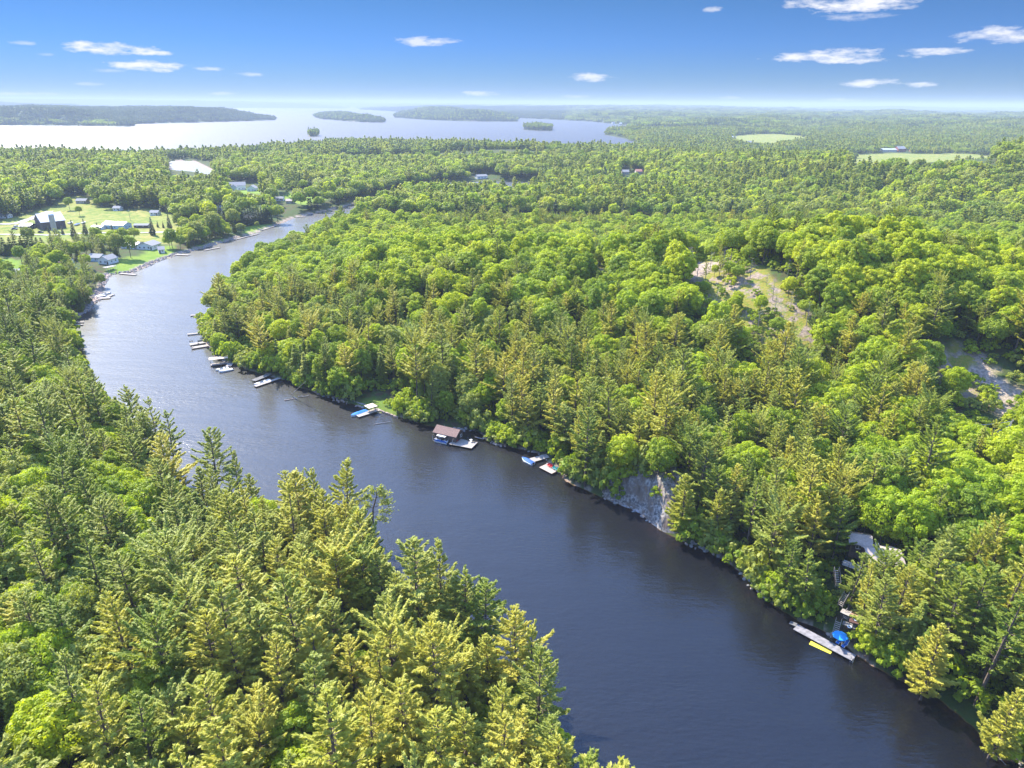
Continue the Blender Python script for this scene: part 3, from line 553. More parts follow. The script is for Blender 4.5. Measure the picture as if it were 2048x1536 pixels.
def top_place(px, py, H):
    d = ray(px, py); z = 3.0
    for _ in range(12):
        t = (z + H - CAM_H) / d[2]; g = max(gh(d[0] * t, d[1] * t), .3); z += .6 * (g - z)
    return d[0] * t, d[1] * t, g
KEEP = []      # (x, y, r) nothing grows here; filled from the buildings' and docks' places
for (px, py, z, r) in [(1775, 1118, 10, 5.5), (1720, 1085, 10, 4), (1700, 1200, 6, 4), (1680, 1235, 4, 5), (1640, 1262, 2, 4), (1690, 1290, 1, 4), (1690, 1180, 7, 3.5), (1672, 1140, 8, 3), (893, 860, 1, 8), (945, 874, 1, 6),
                      (1082, 917, 1, 5), (1105, 938, 1, 5), (440, 735, 1, 6), (545, 760, 1, 6), (745, 820, 1, 7), (745, 790, 2, 7), (1270, 1000, 4, 6), (1310, 1030, 4, 6), (1350, 1050, 2, 3), (1690, 970, 10, 5), (1880, 1385, 1, 3), (1960, 1455, 1, 5),
                      (95, 445, 4, 24), (50, 450, 4, 10), (110, 525, 4, 10), (200, 520, 4, 14), (280, 492, 4, 18), (240, 452, 4, 22), (288, 455, 4, 10), (390, 452, 4, 9), (492, 438, 4, 11), (485, 372, 4, 26), (160, 402, 4, 15),
                      (30, 545, 4, 12), (1790, 302, 6, 40), (1820, 300, 6, 25), (1510, 285, 8, 14), (970, 352, 6, 14), (1255, 345, 6, 14), (205, 590, 1, 10), (1955, 320, 4, 3)]:
    q = unproj(px, py, z); KEEP.append((q[0], q[1], r))
_c = BALD[2].mean(0)
for dx, dy, r_ in ((-9, 8, 9), (4, 6, 8), (-18, 12, 6), (12, -6, 7), (-4, 16, 7)): KEEP.append((_c[0] + dx, _c[1] + dy, r_))
def allowed(x, y, d, slack=.9):
    ok = d > slack; near = np.hypot(x, y) < 4000
    for p in CLEAR['field'] + CLEAR['lawn'] + BALD + LAND:
        c = p.mean(0); m = near & (np.hypot(x - c[0], y - c[1]) < 900)
        if m.any(): ok[m] &= ~inside(x[m] + (vnoise(x[m] / 9, y[m] / 9, 8) - .5) * 16, y[m] + (vnoise(x[m] / 9, y[m] / 9, 18) - .5) * 16, p)
    for kx, ky, kr in KEEP: ok &= np.hypot(x - kx, y - ky) > kr
    return ok
def grid(sp, r0, r1, a=R(46), seed=1):
    rng = np.random.default_rng(seed); n = int(r1 / sp) + 1; gx, gy = np.meshgrid(np.arange(-n, n + 1) * sp, np.arange(-2, n + 1) * sp * .9)
    gx = gx + (np.arange(gx.shape[0]) % 2)[:, None] * sp / 2; x = (gx + rng.uniform(-.36, .36, gx.shape) * sp).ravel(); y = (gy + rng.uniform(-.36, .36, gx.shape) * sp).ravel()
    r = np.hypot(x, y); m = (r >= r0) & (r < r1) & (np.abs(np.arctan2(x, y)) < a + 30 / np.maximum(r, 30)); return x[m], y[m]
OPEN = [(1742, 1102, 1805, 1132, 150, .3), (1704, 1080, 1738, 1090, 155, .6), (1666, 1180, 1722, 1262, 148, .95), (1580, 1252, 1712, 1325, 145, 1), (1660, 1235, 1704, 1300, 147, 1), (1240, 980, 1340, 1060, 215, .85), (1665, 1130, 1730, 1148, 150, .4),
        (60, 424, 136, 464, 640, 1), (0, 440, 60, 470, 640, .9), (140, 440, 300, 462, 640, .95), (140, 465, 360, 480, 620, .6), (242, 482, 308, 504, 560, 1), (176, 508, 234, 536, 520, .95), (215, 532, 300, 548, 480, .9), (300, 488, 350, 515, 500, .8), (110, 518, 142, 532, 500, .8), (0, 512, 44, 545, 520, .95), (0, 470, 140, 488, 600, .9),
        (16, 545, 44, 553, 500, .6), (370, 445, 396, 458, 640, .7), (484, 432, 508, 446, 680, 1), (492, 444, 545, 462, 640, .8), (456, 362, 515, 384, 1000, 1), (515, 375, 645, 398, 900, .6), (1400, 530, 1530, 625, 400, .92), (1490, 620, 1625, 705, 400, .95), (1540, 570, 1625, 640, 400, .8), (1180, 515, 1208, 545, 420, .8), (1880, 712, 1980, 815, 240, 1), (1950, 765, 2048, 855, 240, 1),
        (1995, 870, 2012, 910, 215, 1), (1470, 268, 1610, 277, 2240, 1), (1705, 303, 1990, 318, 1380, 1), (185, 580, 230, 600, 420, 1), (140, 640, 170, 655, 380, 1), (152, 398, 174, 408, 800, 1), (224, 414, 242, 423, 800, 1), (298, 423, 318, 432, 800, 1), (550, 394, 588, 408, 900, 1), (316, 499, 332, 508, 520, 1), (428, 413, 446, 422, 900, 1), (745, 770, 800, 812, 300, .8), (335, 322, 425, 348, 1300, 1), (455, 430, 480, 470, 640, .3),
        (375, 625, 415, 700, 350, 1), (895, 355, 1060, 366, 900, 1), (430, 700, 500, 730, 310, .7), (940, 345, 990, 362, 1100, 1), (1240, 340, 1290, 350, 1200, 1)]
def screened(x, y, z, h, w, rnd):
    """trees that would stand between the photo's place and something it shows clear"""
    a, t, dep = project(x, y, z + h * .97); a2, b, _ = project(x, y, z + h * .15); hw = FPX * w / np.maximum(dep, 5); bad = np.zeros(len(x), bool)
    for x0, y0, x1, y1, dm, p in OPEN: bad |= (a + hw > x0) & (a - hw < x1) & (t < y1) & (b > y0) & (dep < dm) & (rnd < p)
    return bad
TREES = []    # x, y, z, scale, rot, kind, variant, label
used = []
for lst, K, L0 in ((HEROP, 'P', PINE), (HEROB, 'B', BROAD)):
    for px, py, H, fi, ci, lab in lst:
        e = L0[fi * 3 + ci]; x, y, z = top_place(px, py, H)
        TREES.append((x, y, z, H / e[5], random.uniform(0, 6.28), K, fi * 3 + ci, lab)); used.append((x, y, 4.2 if K == 'P' else 6))
gx, gy = grid(5.3, 12, 640); gd = shore(gx, gy); ok = allowed(gx, gy, gd)
U = np.array(used); 
for ux, uy, ur in used: ok &= np.hypot(gx - ux, gy - uy) > ur
gx, gy, gd = gx[ok], gy[ok], gd[ok]; gz = ground_h(gx, gy, gd); tx, ty, dep = project(gx, gy, gz + 12)
farmz = (tx < 500) & (ty < 560) & (gx < -95); ok = ~farmz | (RNG.random(len(gx)) < .75); gx, gy, gd, gz, tx, ty, dep, farmz = [q[ok] for q in (gx, gy, gd, gz, tx, ty, dep, farmz)]
hh = np.where(farmz, 9., 14.); ok = ~screened(gx, gy, gz, hh, np.where(farmz, 2., 2.6), RNG.random(len(gx))); gx, gy, gd, gz, tx, ty, dep, farmz = [q[ok] for q in (gx, gy, gd, gz, tx, ty, dep, farmz)]
rr_ = np.random.default_rng(5); nf = vnoise(gx / 38, gy / 38, 91); u = rr_.random(len(gx))
left = (tx < 1330) & (ty > 560) & (gd < 1e4) & (gx < 25 + (210 - gy) * .32)
pp = np.full(len(gx), .09)                                           # chance of a pine
pp = np.where(left, np.where(tx < 330, .30, .74), pp); pp = np.where(left & (ty < 800), .28, pp); pp = np.where(left & (ty >= 800) & (ty < 960) & (tx > 230), .8, pp)
pp = np.where(left & (ty > 1080) & (tx > 180) & (tx <= 330), .5, pp)
pp = np.where(~left & (gd < 42) & (gx > 10) & (gy < 240), .52, pp); pp = np.where(~left & (tx > 1100) & (ty > 600) & (gd >= 42), .36, pp); pp = np.where(~left & (ty < 455) & (tx > 850), .42, pp)
pp = np.where(~left & (gd < 18) & (tx > 1050) & (ty > 600), .85, pp); pp = np.where((tx < 330) & (ty < 640), .5, pp); pp = np.clip(pp * (.45 + 1.1 * nf), 0, .92)
hp = np.where(left & (ty < 900), .28, np.where(left & (tx < 330), .12, .07)); hp = np.where(~left & (gd < 14), .22, hp)
sc = rr_.uniform(.86, 1.16, len(gx)); rt = rr_.uniform(0, 6.28, len(gx)); v1 = rr_.random(len(gx)); v2 = rr_.random(len(gx))
for i in range(len(gx)):
    if u[i] < pp[i]:
        K = 'P'; fi = (0, 1, 2, 2, 1, 3, 4, 0)[int(v1[i] * 8) % 8]; warm = (.55 if (left[i] and tx[i] > 330) else (.42 if tx[i] > 1000 and ty[i] > 600 else .1)); ci = 0 if v2[i] < warm else (1 if v2[i] < warm + .35 else 2); v = fi * 3 + ci; s = sc[i] * (1.0 if ty[i] > 640 else .85) * (.82 + .42 * ((v2[i] * 7.3) % 1))
    elif u[i] < pp[i] + hp[i]: K = 'H'; v = int(v1[i] * 4) % 4; s = sc[i] * .92
    else:
        K = 'B'; fi = int(v1[i] * 4) % 4; lime = .6 if (~left[i] and ty[i] > 440) else .45; ci = 0 if v2[i] < lime else (1 if v2[i] < lime + .36 else 2); v = fi * 3 + ci; s = sc[i] * (.98 if gd[i] > 8 else .9)
        if left[i]: s *= .84
    if farmz[i]: s *= .74
    TREES.append((gx[i], gy[i], gz[i], s, rt[i], K, v, None))
FORMS = {'P': PINE, 'B': BROAD, 'H': HEM}
NAME = {'P': ('pine_tree', 'pine tree', 'pine'), 'B': ('broadleaf_tree', 'broadleaf tree', 'broadleaf tree'), 'H': ('hemlock_tree', 'conifer', 'dense conifer')}
def place_tree(K, v, x, y, z, s, rot, label, group=None, name=None, lst=None):
    e = (lst or FORMS[K])[v]; nm = name or NAME[K][0]
    t = thing(nm, label, NAME[K][1] if K in NAME else 'spruce', (x, y, z - .2), rot, group); t.scale = (s * random.uniform(.84, 1.16), s * random.uniform(.84, 1.16), s * random.uniform(.9, 1.12)); t.rotation_euler = (random.gauss(0, .035), random.gauss(0, .035), rot)
    link('crown', e[2], t); link('trunk', e[3], t); return t
def instancer(name, label, cat, forms, xs, ys, zs, sc3, rots, idx):
    """one stuff object: copies of the tree forms standing on the given points"""
    me = bpy.data.meshes.new(name); n = len(xs); me.vertices.add(n); me.vertices.foreach_set('co', np.stack([xs, ys, zs], -1).astype(np.float32).reshape(-1))
    a = me.attributes.new('rot', 'FLOAT_VECTOR', 'POINT'); rv = np.random.default_rng(n).normal(0, .035, (n, 3)).astype(np.float32); rv[:, 2] = rots; a.data.foreach_set('vector', rv.reshape(-1))
    a = me.attributes.new('scl', 'FLOAT_VECTOR', 'POINT'); a.data.foreach_set('vector', np.asarray(sc3, np.float32).reshape(-1))
    a = me.attributes.new('form', 'INT', 'POINT'); a.data.foreach_set('value', np.asarray(idx, np.int32))
    me.materials.append(LM['farg'])
    o = link(name, me); tag(o, label, cat, kind='stuff')
    ng = bpy.data.node_groups.new(name, 'GeometryNodeTree'); ng.interface.new_socket('Geometry', in_out='INPUT', socket_type='NodeSocketGeometry'); ng.interface.new_socket('Geometry', in_out='OUTPUT', socket_type='NodeSocketGeometry')
    gi, go = ng.nodes.new('NodeGroupInput'), ng.nodes.new('NodeGroupOutput'); jn = ng.nodes.new('GeometryNodeJoinGeometry')
    m2p = ng.nodes.new('GeometryNodeMeshToPoints'); ng.links.new(gi.outputs[0], m2p.inputs[0])
    def attr(nm, ty):
        q = ng.nodes.new('GeometryNodeInputNamedAttribute'); q.data_type = ty; q.inputs[0].default_value = nm; return [s for s in q.outputs if s.enabled][0]
    ar, asl, af = attr('rot', 'FLOAT_VECTOR'), attr('scl', 'FLOAT_VECTOR'), attr('form', 'INT')
    for k, fo in enumerate(forms):
        cmp_ = ng.nodes.new('FunctionNodeCompare'); cmp_.data_type = 'INT'; cmp_.operation = 'EQUAL'
        ii = [s for s in cmp_.inputs if s.enabled]; ng.links.new(af, ii[0]); ii[1].default_value = k
        oi = ng.nodes.new('GeometryNodeObjectInfo'); oi.inputs['Object'].default_value = fo; oi.transform_space = 'ORIGINAL'; oi.inputs['As Instance'].default_value = True
        ip = ng.nodes.new('GeometryNodeInstanceOnPoints'); ng.links.new(m2p.outputs[0], ip.inputs['Points']); ng.links.new(oi.outputs['Geometry'], ip.inputs['Instance'])
        ng.links.new(cmp_.outputs[0], ip.inputs['Selection']); ng.links.new(asl, ip.inputs['Scale']); ng.links.new(ar, ip.inputs['Rotation']); ng.links.new(ip.outputs[0], jn.inputs[0])
    ng.links.new(jn.outputs[0], go.inputs[0]); md = o.modifiers.new('trees', 'NODES'); md.node_group = ng; return o
FULL = {K: [full_obj(e) for e in FORMS[K]] for K in 'PBH'}
cnt = {}
def shorten(t, n=13):
    w = t.split()
    while len(w) > n and 'the' in w: w.remove('the')
    while len(w) > n and 'hand' in w: w.remove('hand')
    return ' '.join(w)
for K in 'PBH':
    T = [t for t in TREES if t[5] == K]
    X = np.array([t[0] for t in T]); Y = np.array([t[1] for t in T]); Z = np.array([t[2] for t in T])
    px, py, dep = project(X, Y, Z + 13); px2, py2, _ = project(X, Y, Z + 5); vis = (px > -45) & (px < 2093) & (py2 > 0) & (py < 1560) & (dep > 20)
    score = np.where(vis, dep, 1e9); score = np.array([s if T[i][7] is None else (0 if vis[i] else 1e9) for i, s in enumerate(score)]); order = np.argsort(score, kind='stable')[:300]; own = [i for i in order if score[i] < 1e8]; own_s = set(own)
    base = {}
    for i in own:
        if not T[i][7]: base.setdefault(f"{FORMS[K][T[i][6]][0]} {FORMS[K][T[i][6]][1]} {NAME[K][2]} {LANDMARKS[int(np.argmin((LMK[:, 0] - px[i]) ** 2 + (LMK[:, 1] - py[i]) ** 2))][2]}", []).append(i)
    uniq = {}
    for lb, l in base.items():
        l.sort(key=lambda i: px[i]); n_ = len(l); sh = shorten(lb.replace('broadleaf ', '').replace('dense conifer', 'conifer'))
        for k_, i in enumerate(l): uniq[i] = (lb, lb if n_ == 1 else f"{sh}, " + (('left one', 'right one')[k_] if n_ == 2 else ('leftmost' if k_ == 0 else ('rightmost' if k_ == n_ - 1 else ('second', 'third', 'fourth', 'fifth', 'sixth', 'seventh', 'eighth', 'ninth', 'tenth', 'eleventh', 'twelfth', 'thirteenth', 'fourteenth', 'fifteenth', 'sixteenth', 'seventeenth', 'eighteenth', 'nineteenth', 'twentieth')[min(k_ - 1, 18)] + ' from left'))))
    for i in own:
        x, y, z, s, rot, _, v, lab = T[i]; e = FORMS[K][v]
        if lab: place_tree(K, v, x, y, z, s, rot, lab); continue
        place_tree(K, v, x, y, z, s, rot, uniq[i][1], uniq[i][0])
    rest = [i for i in range(len(T)) if i not in own_s]; sc3 = np.array([[T[i][3]] * 3 for i in rest]) * RNG.uniform(.84, 1.16, (len(rest), 3))
    instancer({'P': 'pine_forest', 'B': 'broadleaf_forest', 'H': 'conifer_forest'}[K], {'P': 'countless pines standing through the wooded slopes beyond the nearest trees', 'B': 'mass of leafy green crowns covering the far slopes of the river', 'H': 'dense small conifers scattered through the wooded banks'}[K],
              'forest', FULL[K], X[rest], Y[rest], Z[rest] - .2, sc3, [T[i][4] for i in rest], [T[i][6] for i in rest]); cnt[K] = (len(own), len(rest))
print('TREES', cnt)
# low growth under the trees
ux_, uy_ = grid(4.2, 55, 360, seed=9); ud = shore(ux_, uy_); ok = (ud > .8) & ~inside(ux_, uy_, BALD[0]) & ~inside(ux_, uy_, BALD[1]) & ~inside(ux_, uy_, BALD[2])
for kx, ky, kr in KEEP: ok &= np.hypot(ux_ - kx, uy_ - ky) > kr * .8
ok &= (ud > .8); ux_, uy_, ud = ux_[ok], uy_[ok], ud[ok]; n = len(ux_); rg = np.random.default_rng(4)
UND = [low_obj('bush_form', broad_geo(71 + k, 3.2, 2.0, 12, 45, .26, .6)[0], None, LM[c]) for k, c in enumerate(('lime', 'green', 'grey', 'green'))]
s_ = rg.uniform(.6, 1.5, n); instancer('undergrowth', 'low leafy bushes and saplings growing between the trunks', 'undergrowth', UND, ux_, uy_, ground_h(ux_, uy_, ud) - .4, np.stack([s_, s_, s_ * rg.uniform(.7, 1.2, n)], -1), rg.uniform(0, 6.28, n), rg.integers(0, 4, n))
# middle distance and far forest
gx, gy = grid(8.2, 640, 1350, seed=21); gd = shore(gx, gy); ok = allowed(gx, gy, gd, 3); ok &= ~screened(gx, gy, ground_h(gx, gy, gd), 18, 3, RNG.random(len(gx))); gx, gy, gd = gx[ok], gy[ok], gd[ok]; n = len(gx); rg = np.random.default_rng(14)
MID = [mid_low(101, 'b', 'lime'), mid_low(102, 'b', 'green'), mid_low(103, 'b', 'grey'), mid_low(104, 'b', 'farg'), mid_low(105, 'p', 'olive'), mid_low(106, 'p', 'fir'), mid_low(107, 'c', 'spruce')]
cf = vnoise(gx / 90, gy / 90, 31); u = rg.random(n); px, py, _ = project(gx, gy, gy * 0 + 15)
con = np.where(cf > .55, .62, .2) + np.where((px > 850) & (py < 440) & (py > 330), .15, 0)
idx = np.where(u < con, rg.choice([4, 5, 6], n, p=[.2, .45, .35]), rg.choice([0, 1, 2, 3], n, p=[.2, .3, .3, .2])); s_ = rg.uniform(.85, 1.3, n)
instancer('distant_forest', 'hazy mixed woodland covering the flats between the river and the lake', 'forest', MID, gx, gy, ground_h(gx, gy, gd) - .3, np.stack([s_, s_, s_ * rg.uniform(.85, 1.15, n)], -1), rg.uniform(0, 6.28, n), idx)
def patch2(seed, k, S, lk, con=.35, q=1.0):
    rng = np.random.default_rng(seed); VV = []
    for i in range(k * k):
        if rng.random() < con: V, _ = conifer_geo(seed * 50 + i, 16, 3.4, .15, 6, 5, 1, 1.5 * q, irregular=.3, lw=.6)
        else: V, _ = broad_geo(seed * 50 + i, 13, 5.0, 12, 12 if q < 1.2 else 7, 1.25 * q, .7)
        a = rng.uniform(0, 6.28); c, s = math.cos(a), math.sin(a); V = V @ np.array([[c, s, 0], [-s, c, 0], [0, 0, 1]]) * rng.uniform(.75, 1.2)
        VV.append(V + np.array([(i % k - (k - 1) / 2) * S / k + rng.normal(0, 1.7), (i // k - (k - 1) / 2) * S / k + rng.normal(0, 1.7), rng.uniform(-2, .5)]))
    return low_obj('far_canopy_form', np.concatenate(VV), None, LM[lk])
for (sp, r0, r1, k, S, seed, q, nm, lb) in ((27, 1350, 3300, 3, 27, 5, 1.0, 'lakeside_forest', 'blue green woodland along the near side of the lake'), (62, 3300, 13000, 6, 60, 6, 1.5, 'far_forest', 'pale hazy forest on the islands and hills beyond the lake')):
    gx, gy = grid(sp, r0, r1, seed=seed + 30); gd = shore(gx, gy); ok = allowed(gx, gy, gd, sp * .3) & ~screened(gx, gy, ground_h(gx, gy, gd), 14, sp * .4, RNG.random(len(gx))); gx, gy, gd = gx[ok], gy[ok], gd[ok]; n = len(gx); rg = np.random.default_rng(seed)
    FO = [patch2(seed * 10 + j, k, S, lk, c, q) for j, (lk, c) in enumerate((('farg', .25), ('farg', .4), ('green', .3), ('fard', .6), ('grey', .3)))]
    gzz = ground_h(gx, gy, gd); px, py, _ = project(gx, gy, gzz + 12); m = (px > -120) & (px < 2170); gx, gy, gd, gzz = gx[m], gy[m], gd[m], gzz[m]; n = len(gx)
    instancer(nm, lb, 'forest', FO, gx, gy, gzz - 1, np.stack([np.ones(n)] * 3, -1) * rg.uniform(.9, 1.15, (n, 1)), rg.integers(0, 4, n) * math.pi / 2, np.where((gy > 3300) & (project(gx, gy, gx * 0)[0] < 1130), 3, rg.integers(0, 5, n))); print(nm, n)

# the small wooded islands, tree by tree
xs_, ys_ = [], []; rg = np.random.default_rng(77)
for p_ in ISLES[1:5]:
    mn, mx_ = p_.min(0), p_.max(0); sp = 11 if (mx_ - mn)[0] < 260 else 24; ax, ay = np.meshgrid(np.arange(mn[0], mx_[0], sp), np.arange(mn[1], mx_[1], sp)); ax = ax.ravel() + rg.uniform(-.4, .4, ax.size) * sp; ay = ay.ravel() + rg.uniform(-.4, .4, ay.size) * sp; m = inside(ax, ay, p_); xs_.append(ax[m]); ys_.append(ay[m])
xs_, ys_ = np.concatenate(xs_), np.concatenate(ys_); n = len(xs_); s_ = rg.uniform(1.0, 1.5, n)
instancer('island_trees', 'dark wooded cover of the small islands in the lake', 'forest', [MID[1], MID[5], MID[6], MID[3]], xs_, ys_, np.maximum(ground_h(xs_, ys_), .3), np.stack([s_, s_, s_], -1), rg.uniform(0, 6.28, n), rg.integers(0, 4, n)); print('isl', n)

# ------------------------------------------------------------------ docks, boats, buildings
WOOD = mat('dock_wood', (.40, .35, .31), .85, noise=.3, nscale=2.2); WOODD = mat('dark_timber', (.085, .065, .055), .9, noise=.3); GREYW = mat('grey_boards', (.20, .19, .185), .9, noise=.35, nscale=1.2)
ROOFB = mat('brown_shingle', (.235, .15, .125), .9, noise=.3, nscale=3); ROOFT = mat('tan_shingle', (.46, .37, .32), .9, noise=.22, nscale=2.5); ROOFG = mat('grey_shingle', (.27, .27, .28), .9, noise=.25, nscale=2)
ROOFW = mat('pale_metal_roof', (.62, .63, .66), .45, .3, noise=.2, nscale=.5); BROWNW = mat('brown_siding', (.13, .09, .07), .85, noise=.3); WHITEW = mat('white_siding', (.74, .74, .73), .7, noise=.08)
BARNW = mat('weathered_barn_boards', (.135, .115, .12), .95, noise=.45, nscale=.8); BLUEW = mat('pale_blue_siding', (.42, .55, .62), .7, noise=.1); BEIGE = mat('beige_siding', (.5, .46, .40), .8, noise=.1); REDW = mat('red_barn_boards', (.28, .10, .09), .9, noise=.3)
GLASS = mat('dark_glass', (.03, .04, .05), .08, 0, .6); WHITE = mat('white_paint', (.80, .80, .80), .35); HULL = mat('white_gelcoat', (.78, .78, .77), .2, 0, .5); HULLB = mat('blue_gelcoat', (.03, .12, .42), .25, 0, .5)
BLUEC = mat('blue_canvas', (.02, .19, .62), .7, noise=.25, nscale=3); NAVY = mat('navy_canvas', (.03, .11, .36), .7, noise=.2); BLACK = mat('black_plastic', (.02, .02, .022), .4); RED = mat('red_plastic', (.55, .02, .03), .45); TEAL = mat('teal_plastic', (.02, .30, .30), .45)
YEL = mat('yellow_foam', (.80, .66, .06), .6, noise=.06, nscale=4); ALU = mat('aluminium', (.62, .63, .65), .35, .8); CONC = mat('concrete', (.42, .40, .37), .9, noise=.2); GRAV = mat('gravel', (.46, .43, .40), .95, noise=.15, nscale=1)
STONE = mat('grey_stone', (.34, .32, .31), .95, noise=.4, nscale=1.5, bump_=.1); PINKST = mat('pinkish_stone', (.44, .34, .29), .95, noise=.4, nscale=1.3, bump_=.1); SILVER = mat('silver_paint', (.5, .52, .55), .25, .5)
LBLUE = mat('lounge_blue', (.02, .14, .50), .5); ORANGE = mat('tan_canvas', (.62, .50, .38), .8)
def frame(a, b, za=0.0):
    A = unproj(a[0], a[1], za); B = unproj(b[0], b[1], za); v = B - A; return A, math.atan2(v[1], v[0]), float(np.hypot(*v))
def deck_parts(t, L, w, z=.55, th=.16, along='x', sup=True, m=None, y0=None):
    """planks, joists and posts of a dock whose local x runs from 0 to L"""
    y0 = -w / 2 if y0 is None else y0; b = MB(); n = max(3, int(L / .16)); st = L / n
    for i in range(n): b.box(i * st + .008, (i + 1) * st - .008, y0, y0 + w, z - .045, z + .003 * (i % 3))
    b.build('planks', m or WOOD, t); f = MB()
    for yy in (y0 + .04, y0 + w - .12): f.box(.02, L - .02, yy, yy + .08, z - .045 - th, z - .047)
    f.box(.03, .11, y0 + .13, y0 + w - .13, z - .045 - th, z - .05); f.box(L - .11, L - .03, y0 + .13, y0 + w - .13, z - .045 - th, z - .05); f.build('frame', WOODD, t)
    if sup:
        for xx in ([.3, L - .3] if L < 7 else [.3, L / 2, L - .3]):
            for yy in (y0 + .22, y0 + w - .22): MB().cyl((xx, yy), .09, -1.6, z - .05, 8).build('post', WOODD, t)
def dock(a, b, w, label, name='dock', z=.55, group=None, cat='dock', m=None):
    A, rz, L = frame(a, b); t = thing(name, label, cat, (A[0], A[1], 0), rz, group); deck_parts(t, L, w, z, m=m); return t, L
# right bank, from the far end to the near end
dock((381, 632.5), (400, 631.5), 1.6, 'short dark dock poking out at the farthest wooded point of the right bank')
dock((375, 670.5), (409, 667), 1.5, 'long narrow dark dock, upper one of three at the far right bank')
d1, L1 = dock((380, 691), (412, 686), 2.6, 'middle wooden dock with dark chairs and a canoe beside it')
d2, L2 = dock((383, 698), (418, 692.5), 2.6, 'lower wooden dock of the three, nearest the stony shore')
def chair_at(x, y, z, rz, m, label, name='deck_chair', group=None):
    t = thing(name, label, 'chair', (x, y, z), rz, group)
    MB().add([(-.28, -.3, .36), (.28, -.3, .36), (.28, .28, .25), (-.28, .28, .25), (-.28, -.3, .40), (.28, -.3, .40), (.28, .28, .29), (-.28, .28, .29)], [(3, 2, 1, 0), (4, 5, 6, 7), (0, 1, 5, 4), (1, 2, 6, 5), (2, 3, 7, 6), (3, 0, 4, 7)]).build('seat', m, t)
    b = MB()
    for i in range(5): x0 = -.28 + i * .115; hh = .98 - abs(i - 2) * .05; b.bar((x0 + .05, .26, .27), (x0 + .05, .52, hh), .10, .03, (0, 1, 0))
    b.build('backrest', m, t)
    for s in (-1, 1):
        MB().box(s * .36 - .06, s * .36 + .06, -.38, .36, .56, .60).build('armrest', m, t)
        MB().bar((s * .32, -.30, 0), (s * .32, -.30, .56), .06).build('leg', m, t); MB().bar((s * .32, .40, 0), (s * .32, .20, .56), .06).build('leg', m, t)
    return t
def put(px, py, z): q = unproj(px, py, z); return q[0], q[1]
for px, py, lab in ((381.5, 683.5, 'black deck chair at the river end of the middle far dock'), (386, 683, 'second black deck chair in from the river end of the middle far dock'), (398, 687.5, 'black deck chair between the two lower far docks'), (384, 693.5, 'black deck chair at the river end of the lowest far dock')):
    x, y = put(px, py + 1, .56); chair_at(x, y, .56, 2.6, BLACK, lab)
def hull_mesh(L, Bm, D=.75, free=.55, flat=.82):
    n = 13; v, f = [], []
    for i in range(n):
        t = i / (n - 1); w = Bm / 2 * (1 - max(0, (t - .45) / .55) ** 2.4) * (.92 + .08 * min(1, t * 5)) + .015; zk = -.22 + .38 * max(0, (t - .7) / .3) ** 2; zs = free + .22 * t ** 2; x = t * L
        v += [(x, 0, zk), (x, -w * .72, zk + .14), (x, -w, zs), (x, -w * .86, zs + .03), (x, w * .86, zs + .03), (x, w, zs), (x, w * .72, zk + .14)]
    m = 7
    for i in range(n - 1):
        for a, b in ((0, 1), (1, 2), (2, 3), (4, 5), (5, 6), (6, 0)): f.append((i * m + a, (i + 1) * m + a, (i + 1) * m + b, i * m + b))
    f.append((6, 5, 4, 3, 2, 1, 0)); return v, f
def motorboat(a, b, Bm, label, cover=None, hull=HULL, motor=True, name='motorboat', inner=None):
    """stern at photo point a, bow at b"""
    A, rz, L = frame(a, b, .2); t = thing(name, label, 'boat', (A[0], A[1], 0), rz); v, f = hull_mesh(L, Bm); MB().add(v, f).build('hull', hull, t)
    n = 13; m = 7; iv = []; ff = []
    for i in range(n):                                           # cockpit floor and inner sides, or a humped canvas
        p, q = v[i * m + 3], v[i * m + 4]; tt = i / (n - 1)
        if cover: hz = p[2] + .05; c = hz + .42 * math.sin(math.pi * min(1, tt * 1.05 + .06)) ; iv += [(p[0], p[1] * 1.04, hz), (p[0], p[1] * .5, hz * .4 + c * .6), (p[0], 0, c), (p[0], q[1] * .5, hz * .4 + c * .6), (q[0], q[1] * 1.04, hz)]
        else:
            fl = .12 if tt < .62 else p[2] - .01; iv += [(p[0], p[1], p[2]), (p[0], p[1] * .93, fl), (p[0], 0, fl + .01), (q[0], q[1] * .93, fl), (q[0], q[1], q[2])]
    for i in range(n - 1): ff += [(i * 5 + k, i * 5 + k + 1, (i + 1) * 5 + k + 1, (i + 1) * 5 + k) for k in range(4)]
    MB().add(iv, ff).build('cover' if cover else 'cockpit', cover or inner or mat('boat_interior', (.5, .48, .46), .6), t)
    if not cover:
        for yy in (-Bm * .22, Bm * .22): MB().box(L * .3, L * .3 + .5, yy - .22, yy + .22, .13, .5).box(L * .3 - .08, L * .3, yy - .22, yy + .22, .3, .85).build('seat', BLUEC if hull is HULLB else WHITE, t)
        MB().box(.2, .7, -Bm * .36, Bm * .36, .13, .5).build('bench', WHITE, t)
        MB().add([(L * .52, -Bm * .4, .62), (L * .52, Bm * .4, .62), (L * .46, Bm * .36, 1.0), (L * .46, -Bm * .36, 1.0), (L * .535, -Bm * .4, .62), (L * .535, Bm * .4, .62), (L * .475, Bm * .36, 1.0), (L * .475, -Bm * .36, 1.0)], [(0, 1, 2, 3), (7, 6, 5, 4), (0, 3, 7, 4), (1, 5, 6, 2), (3, 2, 6, 7), (0, 4, 5, 1)]).build('windshield', GLASS, t)
    if motor: MB().box(-.42, -.04, -.17, .17, .38, .92).bar((-.2, 0, .4), (-.26, 0, -.4), .12).build('outboard_motor', BLACK, t)
    return t
